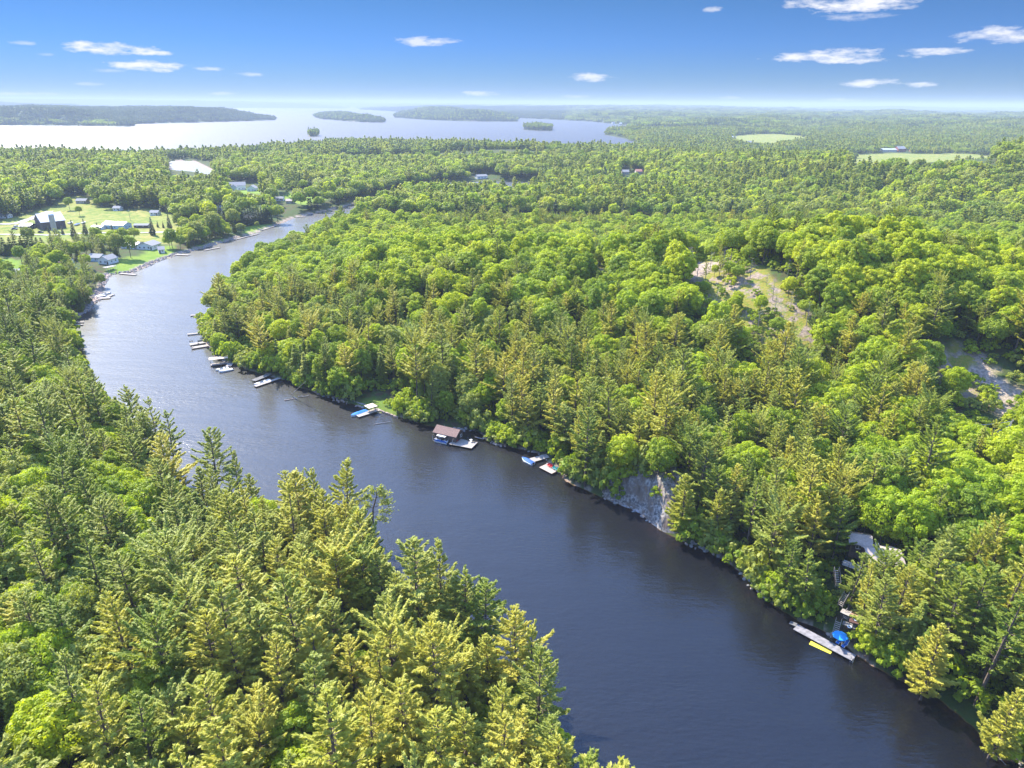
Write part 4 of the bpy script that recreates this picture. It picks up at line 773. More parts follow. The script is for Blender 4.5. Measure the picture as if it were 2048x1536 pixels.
# canoe by the far docks
A, rz, L = frame((395, 682.5), (409, 680.5), .2); t = tag(MB().add(*hull_mesh(L, .85, free=.32)).build('canoe', mat('green_canvas', (.12, .17, .16), .5), None, (A[0], A[1], .05)), 'grey green canoe lying beside the middle far dock', 'canoe'); t.rotation_euler = (0, 0, rz)
# roofed dock with two boats
A, rz, L = frame((421, 732), (457, 727.5)); t = thing('roofed_dock', 'wooden dock under a flat tan roof on posts, with boats below it', 'dock', (A[0], A[1], 0), rz); deck_parts(t, L, 2.4)
MB().prism([(-.2, -.9), (L + .1, -.9), (L + .1, 2.3), (-.2, 2.3)], 2.75, 2.87).build('roof', ORANGE, t)
for xx in (.1, L / 3, 2 * L / 3, L - .2):
    for yy in (-.8, 2.15): MB().box(xx, xx + .12, yy, yy + .12, -.9 if yy > 1.2 else .5, 2.75).build('roof_post', WOOD, t)
A, rz, L = frame((457, 735), (462, 728)); t = thing('shore_platform', 'small square landing joining the roofed dock to the shore', 'platform', (A[0], A[1], 0), rz); deck_parts(t, L, 2.2, .56)
motorboat((457, 735.5), (431, 741.5), 1.9, 'pale open boat tied under the edge of the roofed dock')
motorboat((465, 739), (438, 745), 2.1, 'white motorboat alongside the roofed dock on the near side', cover=mat('white_cover', (.62, .62, .60), .7, noise=.15))
# dock with ramp and boat
A, rz, L = frame((510, 775), (559, 758.5)); t = thing('plank_dock', 'pinkish plank dock reaching out beside the covered boat left of the fallen logs', 'dock', (A[0], A[1], 0), rz); deck_parts(t, L, 1.7)
A, rz, L = frame((507, 764.5), (541, 750.5)); t = thing('slatted_platform', 'grey slatted boat lift platform behind the long white boat', 'platform', (A[0], A[1], 0), rz); deck_parts(t, L, 2.4, .7, m=GREYW)
motorboat((540, 760.5), (508, 771), 1.9, 'long white boat lying between the slatted platform and the plank dock', inner=mat('cream_vinyl', (.6, .58, .54), .6))
# canopy dock with blue covered boat
A, rz, L = frame((714, 834.5), (759, 820.5)); t = thing('canopy_dock', 'pale wooden dock with a square tan canopy beside the blue covered boat', 'dock', (A[0], A[1], 0), rz); deck_parts(t, L, 2.6)
cx = L * .66; MB().add([(cx - 1.7, -1.3, 2.45), (cx + 1.7, -1.3, 2.45), (cx + 1.7, 2.1, 2.45), (cx - 1.7, 2.1, 2.45), (cx, .4, 2.85), (cx - 1.7, -1.3, 2.36), (cx + 1.7, -1.3, 2.36), (cx + 1.7, 2.1, 2.36), (cx - 1.7, 2.1, 2.36)], [(0, 1, 4), (1, 2, 4), (2, 3, 4), (3, 0, 4), (5, 6, 1, 0), (6, 7, 2, 1), (7, 8, 3, 2), (8, 5, 0, 3), (8, 7, 6, 5)]).build('canopy', ORANGE, t)
for xx in (-1.6, 1.6):
    for yy in (-1.2, 2.0): MB().cyl((cx + xx, yy), .05, -.8 if yy > 1.4 else .55, 2.4, 6).build('canopy_post', WOODD, t)
x, y = put(751, 818, .56); chair_at(x, y, .56, 1.0, BLACK, 'dark chair under the tan canopy of the dock by the blue covered boat')
motorboat((733, 822), (702, 833.5), 2.3, 'white motorboat under a bright blue cover at the canopy dock', cover=BLUEC)
def log(pts, r, label, name='fallen_log', m=None, br=0):
    w = [Vector((*unproj(a, b, z), z)) for a, b, z in pts]; o0 = w[0].copy(); mb = MB().tube([p - o0 for p in w], [r * (1 - .5 * i / (len(w) - 1)) for i in range(len(w))], 7)
    for k in range(br):
        i = random.randrange(1, len(w)); p = w[i - 1].lerp(w[i], random.random()) - o0; d = Vector((random.gauss(0, 1), random.gauss(0, 1), random.uniform(0, .7))).normalized() * random.uniform(.5, 1.3); mb.tube([p, p + d * .6, p + d + Vector((0, 0, .15))], [r * .5, r * .3, r * .1], 4)
    return tag(mb.build(name, m or M_DEADW, None, o0), label, 'log')
log([(569, 801, .15), (580, 799, .12), (590, 797, .1)], .22, 'orange brown sunken log left of the white driftwood', m=PINKST)
log([(586, 794, .3), (595, 799, .15)], .2, 'short white driftwood log angled across the dark water', br=2)
log([(596, 793, .35), (612, 792.5, .2), (618, 790, .5)], .16, 'longer white driftwood log with forked limbs by the far bank', br=5)
log([(748, 849, .1), (766, 846, .12), (783, 842.5, .35)], .14, 'thin pale log floating off the shallows right of the canopy dock')
log([(583, 789, 1), (597, 776, 5), (612, 762, 9.5)], .13, 'slender grey trunk leaning out from the bank above the driftwood', br=3)
log([(1968, 1497, .3), (1985, 1508, .35), (2000, 1517, .5), (2012, 1530, 1.2)], .14, 'bleached forked branch sticking into the water in the bottom right corner', br=9)
def stone_row(pts, label, w=1.0, m=None, step=.75, z=.35, name='stone_wall', cat='wall'):
    W_ = P(pts, 0); mb = MB(); o0 = W_[0]
    for a, b in zip(W_[:-1], W_[1:]):
        n = max(1, int(np.hypot(*(b - a)) / step))
        for i in range(n):
            c = a + (b - a) * (i + .5) / n - o0 + RNG.normal(0, .08, 2); s = RNG.uniform(.35, .6, 3); k = RNG.uniform(0, 1.5); q = [(c[0] + w * s[0] * math.cos(k + j * 1.257) * RNG.uniform(.8, 1.2), c[1] + w * s[1] * math.sin(k + j * 1.257) * RNG.uniform(.8, 1.2)) for j in range(5)]
            mb.add([(*p, -.4) for p in q] + [(p[0] * .8 + c[0] * .2, p[1] * .8 + c[1] * .2, z + s[2] * .4) for p in q], [(5, 6, 7, 8, 9)] + [(j, (j + 1) % 5, 5 + (j + 1) % 5, 5 + j) for j in range(5)])
    return tag(mb.build(name, m or STONE, None, (o0[0], o0[1], 0)), label, cat)
stone_row([(672, 795), (700, 802), (735, 813)], 'low pale stone wall along the water left of the canopy dock')
stone_row([(760, 823), (780, 830), (797, 837)], 'low tan stone wall along the water right of the canopy dock', m=PINKST)
stone_row([(412, 688), (424, 700), (436, 712), (444, 717)], 'line of pale rocks along the shore below the three far docks', m=PINKST)
A, rz, L = frame((811, 838), (831, 841)); t = thing('aluminium_ramp', 'white aluminium dock ramp section lying on the shore left of the boathouse', 'ramp', (A[0], A[1], .5), rz)
MB().box(0, L, -.05, .05, .3, .42).box(0, L, .95, 1.05, .3, .42).build('rail', ALU, t); b = MB()
for i in range(8): b.box(i * L / 8 + .05, i * L / 8 + .2, .05, .95, .3, .35)
b.build('rung', ALU, t)
# ---- boathouse
A, rz, L = frame((866, 879), (908, 889), .5); t = thing('boathouse', 'brown boathouse with a shingled gable roof at the water edge', 'boathouse', (A[0], A[1], 0), rz)
D = 4.6; MB().prism([(0, 1.0), (L, 1.0), (L, 1.0 + D), (0, 1.0 + D)], .2, 2.9).build('wall', BROWNW, t)
def gable(x0, x1, y0, y1, z, h, m, par, ov=.45, th=.14, name='roof', axis='x', wallm=None):
    if axis == 'x':
        ym = (y0 + y1) / 2; k = h / ((y1 - y0) / 2); b = MB()
        for s, ye in ((-1, y0 - ov), (1, y1 + ov)):
            ze = z - ov * k; b.add([(x0 - ov, ye, ze), (x1 + ov, ye, ze), (x1 + ov, ym, z + h), (x0 - ov, ym, z + h), (x0 - ov, ye, ze + th), (x1 + ov, ye, ze + th), (x1 + ov, ym, z + h + th), (x0 - ov, ym, z + h + th)], [(3, 2, 1, 0), (4, 5, 6, 7), (0, 1, 5, 4), (1, 2, 6, 5), (3, 0, 4, 7)] if s < 0 else [(0, 1, 2, 3), (7, 6, 5, 4), (4, 5, 1, 0), (5, 6, 2, 1), (7, 4, 0, 3)])
        o = b.build(name, m, par)
        for xx in (x0, x1): MB().add([(xx, y0, z - .01), (xx, y1, z - .01), (xx, ym, z + h - .02), (xx + (.1 if xx == x0 else -.1), y0, z - .01), (xx + (.1 if xx == x0 else -.1), y1, z - .01), (xx + (.1 if xx == x0 else -.1), ym, z + h - .02)], [(0, 1, 2), (5, 4, 3), (0, 2, 5, 3), (1, 4, 5, 2), (0, 3, 4, 1)]).build('gable', wallm or BROWNW, par)
    else:
        xm = (x0 + x1) / 2; k = h / ((x1 - x0) / 2); b = MB()
        for s, xe in ((-1, x0 - ov), (1, x1 + ov)):
            ze = z - ov * k; b.add([(xe, y0 - ov, ze), (xe, y1 + ov, ze), (xm, y1 + ov, z + h), (xm, y0 - ov, z + h), (xe, y0 - ov, ze + th), (xe, y1 + ov, ze + th), (xm, y1 + ov, z + h + th), (xm, y0 - ov, z + h + th)], [(0, 1, 2, 3), (7, 6, 5, 4), (4, 5, 1, 0), (5, 6, 2, 1), (7, 4, 0, 3)] if s < 0 else [(3, 2, 1, 0), (4, 5, 6, 7), (0, 1, 5, 4), (1, 2, 6, 5), (3, 0, 4, 7)])
        o = b.build(name, m, par)
        for yy in (y0, y1): MB().add([(x0, yy, z - .01), (x1, yy, z - .01), (xm, yy, z + h - .02), (x0, yy + (.1 if yy == y0 else -.1), z - .01), (x1, yy + (.1 if yy == y0 else -.1), z - .01), (xm, yy + (.1 if yy == y0 else -.1), z + h - .02)], [(0, 1, 2), (5, 4, 3), (0, 2, 5, 3), (1, 4, 5, 2), (0, 3, 4, 1)]).build('gable', wallm or BROWNW, par)
    return o
gable(0, L, 1.0, 1.0 + D, 2.9, 1.3, ROOFB, t)
def window(par, x, y, z, w, h, face='y', s=-1, m=None, name='window'):
    """window standing 3 cm proud of a wall; frame mesh with a pane child"""
    e = .04 * s; b = MB(); fr = .09
    def bx(u0, u1, z0, z1, d0, d1):
        d0, d1 = sorted((d0, d1))
        if face == 'y': b.box(x + u0, x + u1, y + d0, y + d1, z + z0, z + z1)
        else: b.box(x + d0, x + d1, y + u0, y + u1, z + z0, z + z1)
    bx(0, w, 0, fr, 0, e * 1.5); bx(0, w, h - fr, h, 0, e * 1.5); bx(0, fr, fr, h - fr, 0, e * 1.5); bx(w - fr, w, fr, h - fr, 0, e * 1.5); bx(w / 2 - .03, w / 2 + .03, fr, h - fr, 0, e * 1.5)
    f = b.build(name, m or WHITE, par); b = MB(); d0, d1 = sorted((0, e)); fr2 = fr + .001
    if face == 'y': b.box(x + fr2, x + w / 2 - .031, y + d0, y + d1, z + fr2, z + h - fr2); b.box(x + w / 2 + .031, x + w - fr2, y + d0, y + d1, z + fr2, z + h - fr2)
    else: b.box(x + d0, x + d1, y + fr2, y + w / 2 - .031, z + fr2, z + h - fr2); b.box(x + d0, x + d1, y + w / 2 + .031, y + w - fr2, z + fr2, z + h - fr2)
    b.build('pane', GLASS, f); return f
def door(par, x, y, z, w, h, face='y', s=-1, m=None):
    e = .06 * s; d0, d1 = sorted((0, e)); b = MB(); b.box(x, x + w, y + d0, y + d1, z, z + h) if face == 'y' else b.box(x + d0, x + d1, y, y + w, z, z + h)
    o = b.build('door', m or WHITE, par); b = MB(); k = 2.2 * e; d0, d1 = sorted((e, k)); b.box(x + w * .84, x + w * .9, y + d0, y + d1, z + h * .48, z + h * .53) if face == 'y' else b.box(x + d0, x + d1, y + w * .84, y + w * .9, z + h * .48, z + h * .53)
    b.build('handle', ALU, o)
window(t, L * .2, 1.0, 1.2, 1.1, 1.0); door(t, L, 2.4, .6, 1.0, 2.05, 'x', 1, BLACK); window(t, L, 4.0, 1.2, 1.0, 1.0, 'x', 1)
MB().box(.1, .3, -.6, .8, 2.2, 2.35).box(L - .3, L - .1, -.6, .8, 2.2, 2.35).build('eave_beam', WOODD, t)
for xx in (.1, L - .3): MB().box(xx, xx + .2, -.6, -.4, .5, 2.2).build('eave_post', WOOD, t)
A, rz, L = frame((897, 888), (943, 897), .55); t = thing('swim_deck', 'wide grey wooden deck on the right side of the brown boathouse', 'deck', (A[0], A[1], 0), rz); deck_parts(t, L, 4.6, .6, y0=0)
A, rz, L = frame((895, 886.5), (868.5, 880.5), .2); pt = thing('pontoon_boat', 'white and blue pontoon boat with a pale canopy moored at the boathouse', 'boat', (A[0], A[1], 0), rz)
for yy in (.35, -1.7): MB().tube([(0, yy, .05), (L - .9, yy, .05), (L, yy, .28)], [.32, .32, .05], 10).build('pontoon', ALU, pt)
MB().box(.05, L - .3, -2.05, .7, .37, .47).build('deck', WHITE, pt)
for nm, (x0, x1, y0, y1) in dict(a=(.1, L - .4, -2.03, -1.97), b=(.1, L - .4, .62, .68), c=(L - .46, L - .4, -1.96, .61), d=(.1, .16, -1.96, .61)).items(): MB().box(x0, x1, y0, y1, .47, 1.05).build('rail_panel', HULLB if nm in 'ab' else WHITE, pt)
for x0 in (.3, L - 1.5): MB().box(x0, x0 + .8, -1.9, -1.2, .47, .9).box(x0, x0 + .8, -.1, .55, .47, .9).build('seat', WHITE, pt)
MB().box(L * .45, L * .45 + .4, -.95, -.4, .47, 1.25).build('console', BLACK, pt); MB().prism([(.5, -2.0), (L - 1.2, -2.0), (L - 1.2, .65), (.5, .65)], 2.35, 2.45).build('canopy', mat('cream_canvas', (.68, .66, .60), .8), pt)
for xx in (.6, L - 1.35):
    for yy in (-1.9, .55): MB().cyl((xx, yy), .025, 1.05, 2.36, 6).build('canopy_pole', ALU, pt)
MB().box(-.45, -.02, -.85, -.45, .35, 1.0).build('outboard_motor', BLACK, pt)
for px, py, r_, m, lab in ((937, 881, .4, BLACK, 'black chair on the boathouse deck, left one of the dark cluster'), (944, 879, 1.2, BLACK, 'black chair on the boathouse deck, back one of the dark cluster'), (948, 884, 2.4, BLACK, 'black chair on the boathouse deck by its right hand corner'), (913, 883, -.6, RED, 'dark red chair leaning by the boathouse gable')):
    x, y = put(px, py, .62); chair_at(x, y, .615, r_, m, lab)
x, y = put(942, 883.5, .62); t = thing('round_table', 'small white round table amid the black chairs on the boathouse deck', 'table', (x, y, .615)); MB().cyl((0, 0), .45, .68, .72, 16).build('tabletop', WHITE, t); MB().cyl((0, 0), .05, .04, .68, 8).build('pedestal', WHITE, t); MB().cyl((0, 0), .25, 0, .04, 12).build('foot', WHITE, t)
x, y = put(957, 882, .4); log([(950, 874, .9), (966, 878, .7), (985, 872, 1)], .16, 'grey log ramp running from the boathouse deck to the shore')
# ---- swimming dock with blue covered boat
dock((1063, 923.5), (1096, 914), 2.5, 'grey plank dock behind the blue and white boat')
A, rz, L = frame((1078, 938), (1103, 951)); t = thing('sun_deck', 'square pinkish deck with red and teal chairs at the rocky shore', 'deck', (A[0], A[1], 0), rz); deck_parts(t, L, 3.1, .6, y0=0, m=mat('pink_boards', (.46, .36, .31), .85, noise=.2))
motorboat((1066, 929), (1044, 917), 2.1, 'white boat with a blue tonneau cover moored at the end of the plank dock', cover=NAVY, hull=HULL)
for px, py, r_, m, lab in ((1097, 932.5, -.4, RED, 'left bright red chair on the square pinkish deck'), (1101.5, 935, -.4, RED, 'right bright red chair on the square pinkish deck'), (1107, 938.5, -.7, TEAL, 'left teal chair on the square pinkish deck'), (1112, 941, -.7, TEAL, 'right teal chair on the square pinkish deck')):
    x, y = put(px, py, .62); chair_at(x, y, .615, r_, m, lab)
# ---- the umbrella dock below the cottage
A, rz, L = frame((1586, 1259), (1703, 1322), .5); t = thing('long_dock', 'long grey weathered dock running along the rocks below the cottage', 'dock', (A[0], A[1], 0), rz); deck_parts(t, L, 2.1, .6, y0=0, m=mat('weathered_planks', (.30, .28, .29), .9, noise=.4, nscale=1.5))
deckrz = rz
A, rz, L = frame((1578, 1247), (1592, 1253), .5); t = thing('dock_step', 'short grey step of planks at the left end of the long dock', 'platform', (A[0], A[1], 0), rz); deck_parts(t, L, 1.1, .5, y0=0, m=GREYW)
A, rz, L = frame((1618, 1288), (1661, 1308), .1); tag(MB().prism([(0, -.02), (L, 0), (L, 1.25), (0, 1.2)], .02, .10).build('floating_mat', YEL, None, (A[0], A[1], 0)), 'bright yellow foam mat floating beside the long grey dock', 'float').rotation_euler = (0, 0, rz)
x, y = put(1681, 1270, 2.6); t = thing('parasol', 'bright blue octagonal parasol over the long grey dock', 'umbrella', (x, y, .6)); R8 = 1.5; b = MB()
v8 = [(R8 * math.cos(k * math.pi / 4 + .2), R8 * math.sin(k * math.pi / 4 + .2), 1.85) for k in range(8)]; b.add([(0, 0, 2.35)] + v8 + [(p[0], p[1], 1.72) for p in v8], [(0, k + 1, (k + 1) % 8 + 1) for k in range(8)] + [(k + 1, 9 + k, 9 + (k + 1) % 8, (k + 1) % 8 + 1) for k in range(8)]); b.build('canopy', mat('bright_blue_canvas', (.03, .30, .72), .75), t)
MB().cyl((0, 0), .03, .02, 2.42, 8).build('pole', ALU, t); MB().cyl((0, 0), .28, 0, .1, 14).build('base', BLACK, t)
for k, (px, py, lab) in enumerate(((1679, 1284, 'left blue and white striped lounger beside the parasol'), (1690, 1291, 'right blue and white striped lounger near the dock ladder'))):
    x, y = put(px, py, .62); t = thing('lounger', lab, 'lounger', (x, y, .615), deckrz + 1.45); prof = [(-.95, .2), (-.55, .38), (-.15, .22), (.25, .26), (.55, .6), (.85, 1.0)]; b = MB(); st = MB()
    for (x0, z0), (x1, z1) in zip(prof[:-1], prof[1:]): b.bar((x0, 0, z0), (x1, 0, z1), .52, .07, (0, 1, 0)) if 0 else b.add([(x0, -.27, z0), (x1, -.27, z1), (x1, .27, z1), (x0, .27, z0), (x0, -.27, z0 - .07), (x1, -.27, z1 - .07), (x1, .27, z1 - .07), (x0, .27, z0 - .07)], [(0, 1, 2, 3), (7, 6, 5, 4), (0, 4, 5, 1), (3, 2, 6, 7)])
    b.build('sling', LBLUE, t)
    for s in (-1, 1): st.tube([(a_, s * .31, z_ + .02) for a_, z_ in prof], .045, 5)
    st.build('side_rail', WHITE, t)
    for xx in (-.75, .45): MB().bar((xx, -.3, 0), (xx, -.3, .25), .05).bar((xx, .3, 0), (xx, .3, .25), .05).build('leg', WHITE, t)
x, y = put(1704, 1321, .5); t = thing('ladder', 'aluminium swim ladder hooked on the right end of the long dock', 'ladder', (x, y, 0), deckrz)
for yy in (-.25, .25): MB().tube([(yy, .35, .62), (yy, .3, 1.25), (yy, -.1, 1.25), (yy, -.12, -.9)], .035, 6).build('rail', ALU, t)
for k in range(4): MB().box(-.25, .25, -.16, -.08, .45 - k * .32, .49 - k * .32).build('rung', ALU, t)
def stairs(a, za, b, zb, w, label, n=9, m=None):
    p, q = Vector((*unproj(a[0], a[1], za), za)), Vector((*unproj(b[0], b[1], zb), zb)); d = q - p; L = math.hypot(d.x, d.y); rz = math.atan2(d.y, d.x); t = thing('stairs', label, 'stairs', p, rz); H = zb - za
    for s in (-w / 2, w / 2 - .07): MB().bar((0, s + .035, -.12), (L, s + .035, H - .12), .06, .26).build('stringer', WOODD, t)
    b_ = MB()
    for i in range(n): x0 = L * (i + .15) / n; b_.box(x0, x0 + min(.3, L / n * .8), -w / 2 + .08, w / 2 - .08, H * (i + .5) / n, H * (i + .5) / n + .05)
    b_.build('treads', m or WOOD, t)
    for s in (-w / 2, w / 2):
        for xx, zz in ((.1, .1), (L - .1, H)): MB().bar((xx, s, zz - .4), (xx, s, zz + .9), .07).build('rail_post', WOOD, t)
        MB().bar((.1, s, 1.0), (L - .1, s, H + .9), .06).build('handrail', WOOD, t)
    return t
stairs((1668, 1276), .6, (1677, 1243), 3.0, 1.0, 'lowest flight of wooden stairs, from the long dock up behind the parasol')
stairs((1690, 1238), 3.2, (1698, 1226), 4.2, 1.0, 'short middle flight of stairs between the two landings', 5)
stairs((1680, 1212), 4.6, (1694, 1188), 6.8, 1.0, 'upper flight of stairs climbing into the trees toward the cottage', 8)
stairs((1676, 1172), 7.0, (1672, 1140), 9.6, 1.0, 'top flight of stairs reaching the cottage terrace', 9)
def platform(a, b, depth, z, label, m=None):
    A, rz, L = frame(a, b, z); t = thing('landing', label, 'deck', (A[0], A[1], 0), rz); n = max(3, int(L / .16)); bb = MB()
    for i in range(n): bb.box(i * L / n + .008, (i + 1) * L / n - .008, 0, depth, z - .05, z)
    bb.build('planks', m or WOOD, t); MB().box(.05, L - .05, .05, .15, z - .25, z - .052).box(.05, L - .05, depth - .15, depth - .05, z - .25, z - .052).build('frame', WOODD, t)
    for xx in (.1, L - .2):
        for yy in (.1, depth - .2): MB().box(xx, xx + .1, yy, yy + .1, z - 3.0, z - .25).build('post', WOODD, t)
platform((1684, 1248), (1710, 1258), 1.3, 3.1, 'lower wooden landing with a white life ring beside the parasol', GREYW)
platform((1680, 1224), (1698, 1232), 1.6, 4.4, 'small tan landing between the lower and upper stairs', WOOD)
platform((1698, 1243), (1724, 1251), 2.6, 4.0, 'dark brown terrace with a second life ring above the long dock', mat('dark_deck_boards', (.12, .06, .05), .85, noise=.3))
for px, py, z, lab in ((1699, 1254, 3.15, 'white life ring lying on the lower grey landing'), (1712, 1240, 4.05, 'white life ring lying on the dark brown terrace')):
    x, y = put(px, py, z); b = MB(); n1, n2 = 16, 8; vs = [((.36 + .11 * math.cos(j * 6.283 / n2)) * math.cos(i * 6.283 / n1), (.36 + .11 * math.cos(j * 6.283 / n2)) * math.sin(i * 6.283 / n1), .11 + .10 * math.sin(j * 6.283 / n2)) for i in range(n1) for j in range(n2)]
    b.add(vs, [(i * n2 + j, ((i + 1) % n1) * n2 + j, ((i + 1) % n1) * n2 + (j + 1) % n2, i * n2 + (j + 1) % n2) for i in range(n1) for j in range(n2)]); tag(b.build('life_ring', WHITE, None, (x, y, z)), lab, 'life ring')
A, rz, L = frame((1701, 1228), (1724, 1238), 4.9); tag(MB().tube([(0, 0, 0), (L, 0, .1)], .28, 8).build('cut_log', mat('cut_wood', (.42, .25, .16), .9, noise=.3), None, (A[0], A[1], 4.9)), 'thick orange brown log edging the dark terrace', 'log').rotation_euler = (0, 0, rz)
# ---- cottage
def house(a, b, depth, wh, rh, label, roof, wall, z=None, name='house', axis='x', wins=3, dr=True, ov=.45, cat='house', chim=False, group=None):
    za = z if z is not None else hit((a[0] + b[0]) / 2, (a[1] + b[1]) / 2)[2]; A, rz, L = frame(a, b, za); t = thing(name, label, cat, (A[0], A[1], za), rz, group)
    MB().box(0, L, 0, depth, -1.5, wh).build('wall', wall, t); ro = gable(0, L, 0, depth, wh, rh, roof, t, ov=ov, axis=axis, wallm=wall)
    ww = min(1.3, L / (wins * 2 + 1))
    for i in range(wins): window(t, L * (i + .6) / (wins + .4) - ww / 2, 0, .9, ww, min(1.3, wh - 1.3))
    if dr: door(t, L - 1.4 if L > 5 else .3, 0, 0, .95, 2.05, m=WOODD)
    for yy in (depth * .25, depth * .65):
        if depth > 4: window(t, L, yy, .9, min(1.2, depth * .2), min(1.2, wh - 1.3), 'x', 1)
    if chim: MB().box(L * .3, L * .3 + .7, depth * .6, depth * .6 + .6, wh, wh + rh + .8).build('chimney', STONE, ro)
    return t
ct = house((1738, 1146), (1800, 1150), 6.2, 2.7, 1.3, 'tan roofed cottage half hidden by the pines above the stairs', ROOFT, BROWNW, 8.2, 'cottage', wins=2, ov=.6, chim=True)
house((1698, 1102), (1738, 1108), 4.2, 2.3, .9, 'small tan roofed outbuilding behind the cottage', ROOFT, BROWNW, 9.2, 'shed', wins=1)
A, rz, L = frame((1684, 1126), (1740, 1146), 9.0); t = thing('porch', 'wooden porch with a rail on the left side of the cottage', 'porch', (A[0], A[1], 0), rz); n = int(L / .16); bb = MB()
for i in range(n): bb.box(i * L / n + .008, (i + 1) * L / n - .008, 0, 2.2, 8.55, 8.6)
bb.build('planks', WOOD, t); MB().box(0, L, -.08, 0, 9.5, 9.6).box(0, L, -.08, 0, 8.95, 9.02).build('rail', WOOD, t)
for k in range(5): MB().box(k * (L - .1) / 4, k * (L - .1) / 4 + .1, -.2, -.09, 7, 9.5).build('post', WOODD, t)
x, y = put(1669, 1141, 9); chair_at(x, y, gh(x, y) + .1, .7, WHITE, 'white chair on the rocky terrace left of the cottage porch')
# ---- utility pole and wires
def utility_pole(px, py, H, label, zt=None):
    q = hit(px, py); t = thing('utility_pole', label, 'pole', (q[0], q[1], q[2]), .7); MB().cyl((0, 0), .16, -1, H, 8, .11).build('pole', M_DEADW, t); MB().box(-1.1, 1.1, -.06, .06, H - .8, H - .68).build('crossarm', M_DEADW, t)
    for xx in (-.9, 0.25, .9): MB().cyl((xx, 0), .05, H - .68, H - .5, 6).build('insulator', SILVER, t)
    MB().cyl((.3, .25), .2, H - 2.1, H - 1.3, 10).build('transformer', SILVER, t); return Vector((q[0], q[1], q[2] + H - .6))
h1 = utility_pole(2004, 912, 11, 'grey wooden utility pole with a transformer by the right edge')
for k, (dz, off, lab) in enumerate(((0, (1815, 838), 'upper overhead power line crossing the right hand slope'), (-.9, (1935, 865), 'lower overhead power line running to the utility pole'))):
    e = Vector((*unproj(off[0], off[1], h1.z - 1 + k * -.5), h1.z - 1 + k * -.5)); pts = [h1.lerp(e, i / 14) + Vector((0, 0, dz - 1.6 * 4 * (i / 14) * (1 - i / 14))) for i in range(15)]; tag(MB().tube([p - h1 for p in pts], .035, 4).build('power_line', ALU, None, h1), lab, 'cable')
utility_pole(261, 442, 10, 'thin utility pole standing in the yellow hay field')
# ---- farm
za = hit(95, 460)[2]
def gambrel(a, b, depth, wh, rh, label):
    A, rz, L = frame(a, b, za); t = thing('barn', label, 'barn', (A[0], A[1], za), rz); MB().box(0, L, 0, depth, -1.5, wh).build('wall', BARNW, t); m = depth / 2
    gable(0, L, 0, depth, wh, rh, ROOFW, t, ov=.6, th=.2, wallm=BARNW)
    for i in range(3): MB().box(L * (.1 + .22 * i), L * (.1 + .22 * i) + 1.6, -.06, 0, 0, 2.2).build('stable_door', WOODD, t)
    MB().box(-.08, 0, depth * .36, depth * .64, 0, 4).build('barn_door', WOODD, t); window(t, 0, depth * .45, wh + 1, 1.2, 1.2, 'x', -1); return A, rz, L
A, rz, L = gambrel((86, 461), (133, 456), 17, 6.6, 5.6, 'large weathered grey barn with a pale metal roof')
x, y = put(109, 461.5, za); t = thing('silo', 'grey concrete silo with a domed cap against the barn', 'silo', (x, y, za)); MB().cyl((0, 0), 2.0, -1, 12.5, 20).build('shaft', CONC, t); MB().tube([(0, 0, 12.5), (0, 0, 13.3), (0, 0, 13.9), (0, 0, 14.1)], [2.05, 1.7, .9, .1], 20).build('dome', ROOFW, t)
for zz in (2, 4.5, 7, 9.5): MB().cyl((0, 0), 2.04, zz, zz + .12, 20).build('hoop', SILVER, t)
house((40, 459), (61, 459), 9, 3.0, 1.2, 'low shed with a pale roof leaning on the left end of the barn', ROOFW, BARNW, za, 'lean_to', wins=1, cat='shed')
house((206, 457), (247, 459), 10, 3.4, 1.8, 'long pale blue machine shed with a white metal roof in the field', ROOFW, BLUEW, None, 'machine_shed', wins=4, cat='shed')
house((268, 456), (296, 456), 6, 2.2, .9, 'low brown shed right of the long pale blue shed', ROOFG, BROWNW, None, 'shed', wins=2)
house((184, 458), (203, 459), 5, 2.0, .6, 'small white storage shelter left of the long blue shed', ROOFW, WHITEW, None, 'shed', wins=1)
house((242, 497), (273, 498), 9, 2.6, 1.3, 'white roofed bungalow wing among trees left of the riverside house', ROOFW, WHITEW, None, 'bungalow', wins=3)
house((275, 499), (305, 500), 11, 3.0, 2.0, 'white riverside house with a dark glazed gable on the lawn', ROOFG, WHITEW, None, wins=3, axis='y')
house((176, 523), (200, 524), 8, 2.8, 1.7, 'grey roofed wing of the house above the left lawn', ROOFG, BLUEW, None, wins=2)
house((197, 528), (218, 529), 9, 3.0, 2.0, 'grey hip roofed house with a deck facing the river', ROOFG, WHITEW, None, wins=2, axis='y')
A, rz, L = frame((212, 535), (232, 531), 3.6); t = thing('house_deck', 'white railed deck beside the grey roofed riverside house', 'deck', (A[0], A[1], 3.2), rz); MB().box(0, L, 0, 4, 0, .15).build('floor', WOOD, t); MB().box(0, L, -.08, 0, .9, 1.0).box(0, L, -.08, 0, .45, .5).build('rail', WHITE, t)
for k in range(5): MB().box(k * (L - .1) / 4, k * (L - .1) / 4 + .1, -.19, -.09, -2, 1).build('post', WHITE, t)
house((112, 533), (139, 532), 9, 2.6, 1.6, 'pink grey roofed cabin hidden in the trees at the left', ROOFT, WHITEW, None, 'cabin', wins=2)
house((16, 553), (44, 553), 8, 2.4, 1.3, 'grey roofed garage at the left edge below the green lawn', ROOFG, BEIGE, None, 'garage', wins=1)
house((152, 407), (172, 407), 8, 2.6, 1.8, 'dark roofed house behind the farm field', ROOFG, BEIGE, None, wins=2)
house((372, 457), (393, 458), 8, 2.6, 1.6, 'white cottage with a grey roof behind the river trees', ROOFG, WHITEW, None, wins=2)
house((397, 460), (414, 461), 7, 2.4, 1.4, 'small pale cottage peeking out right of the white cottage', ROOFT, BEIGE, None, wins=1)
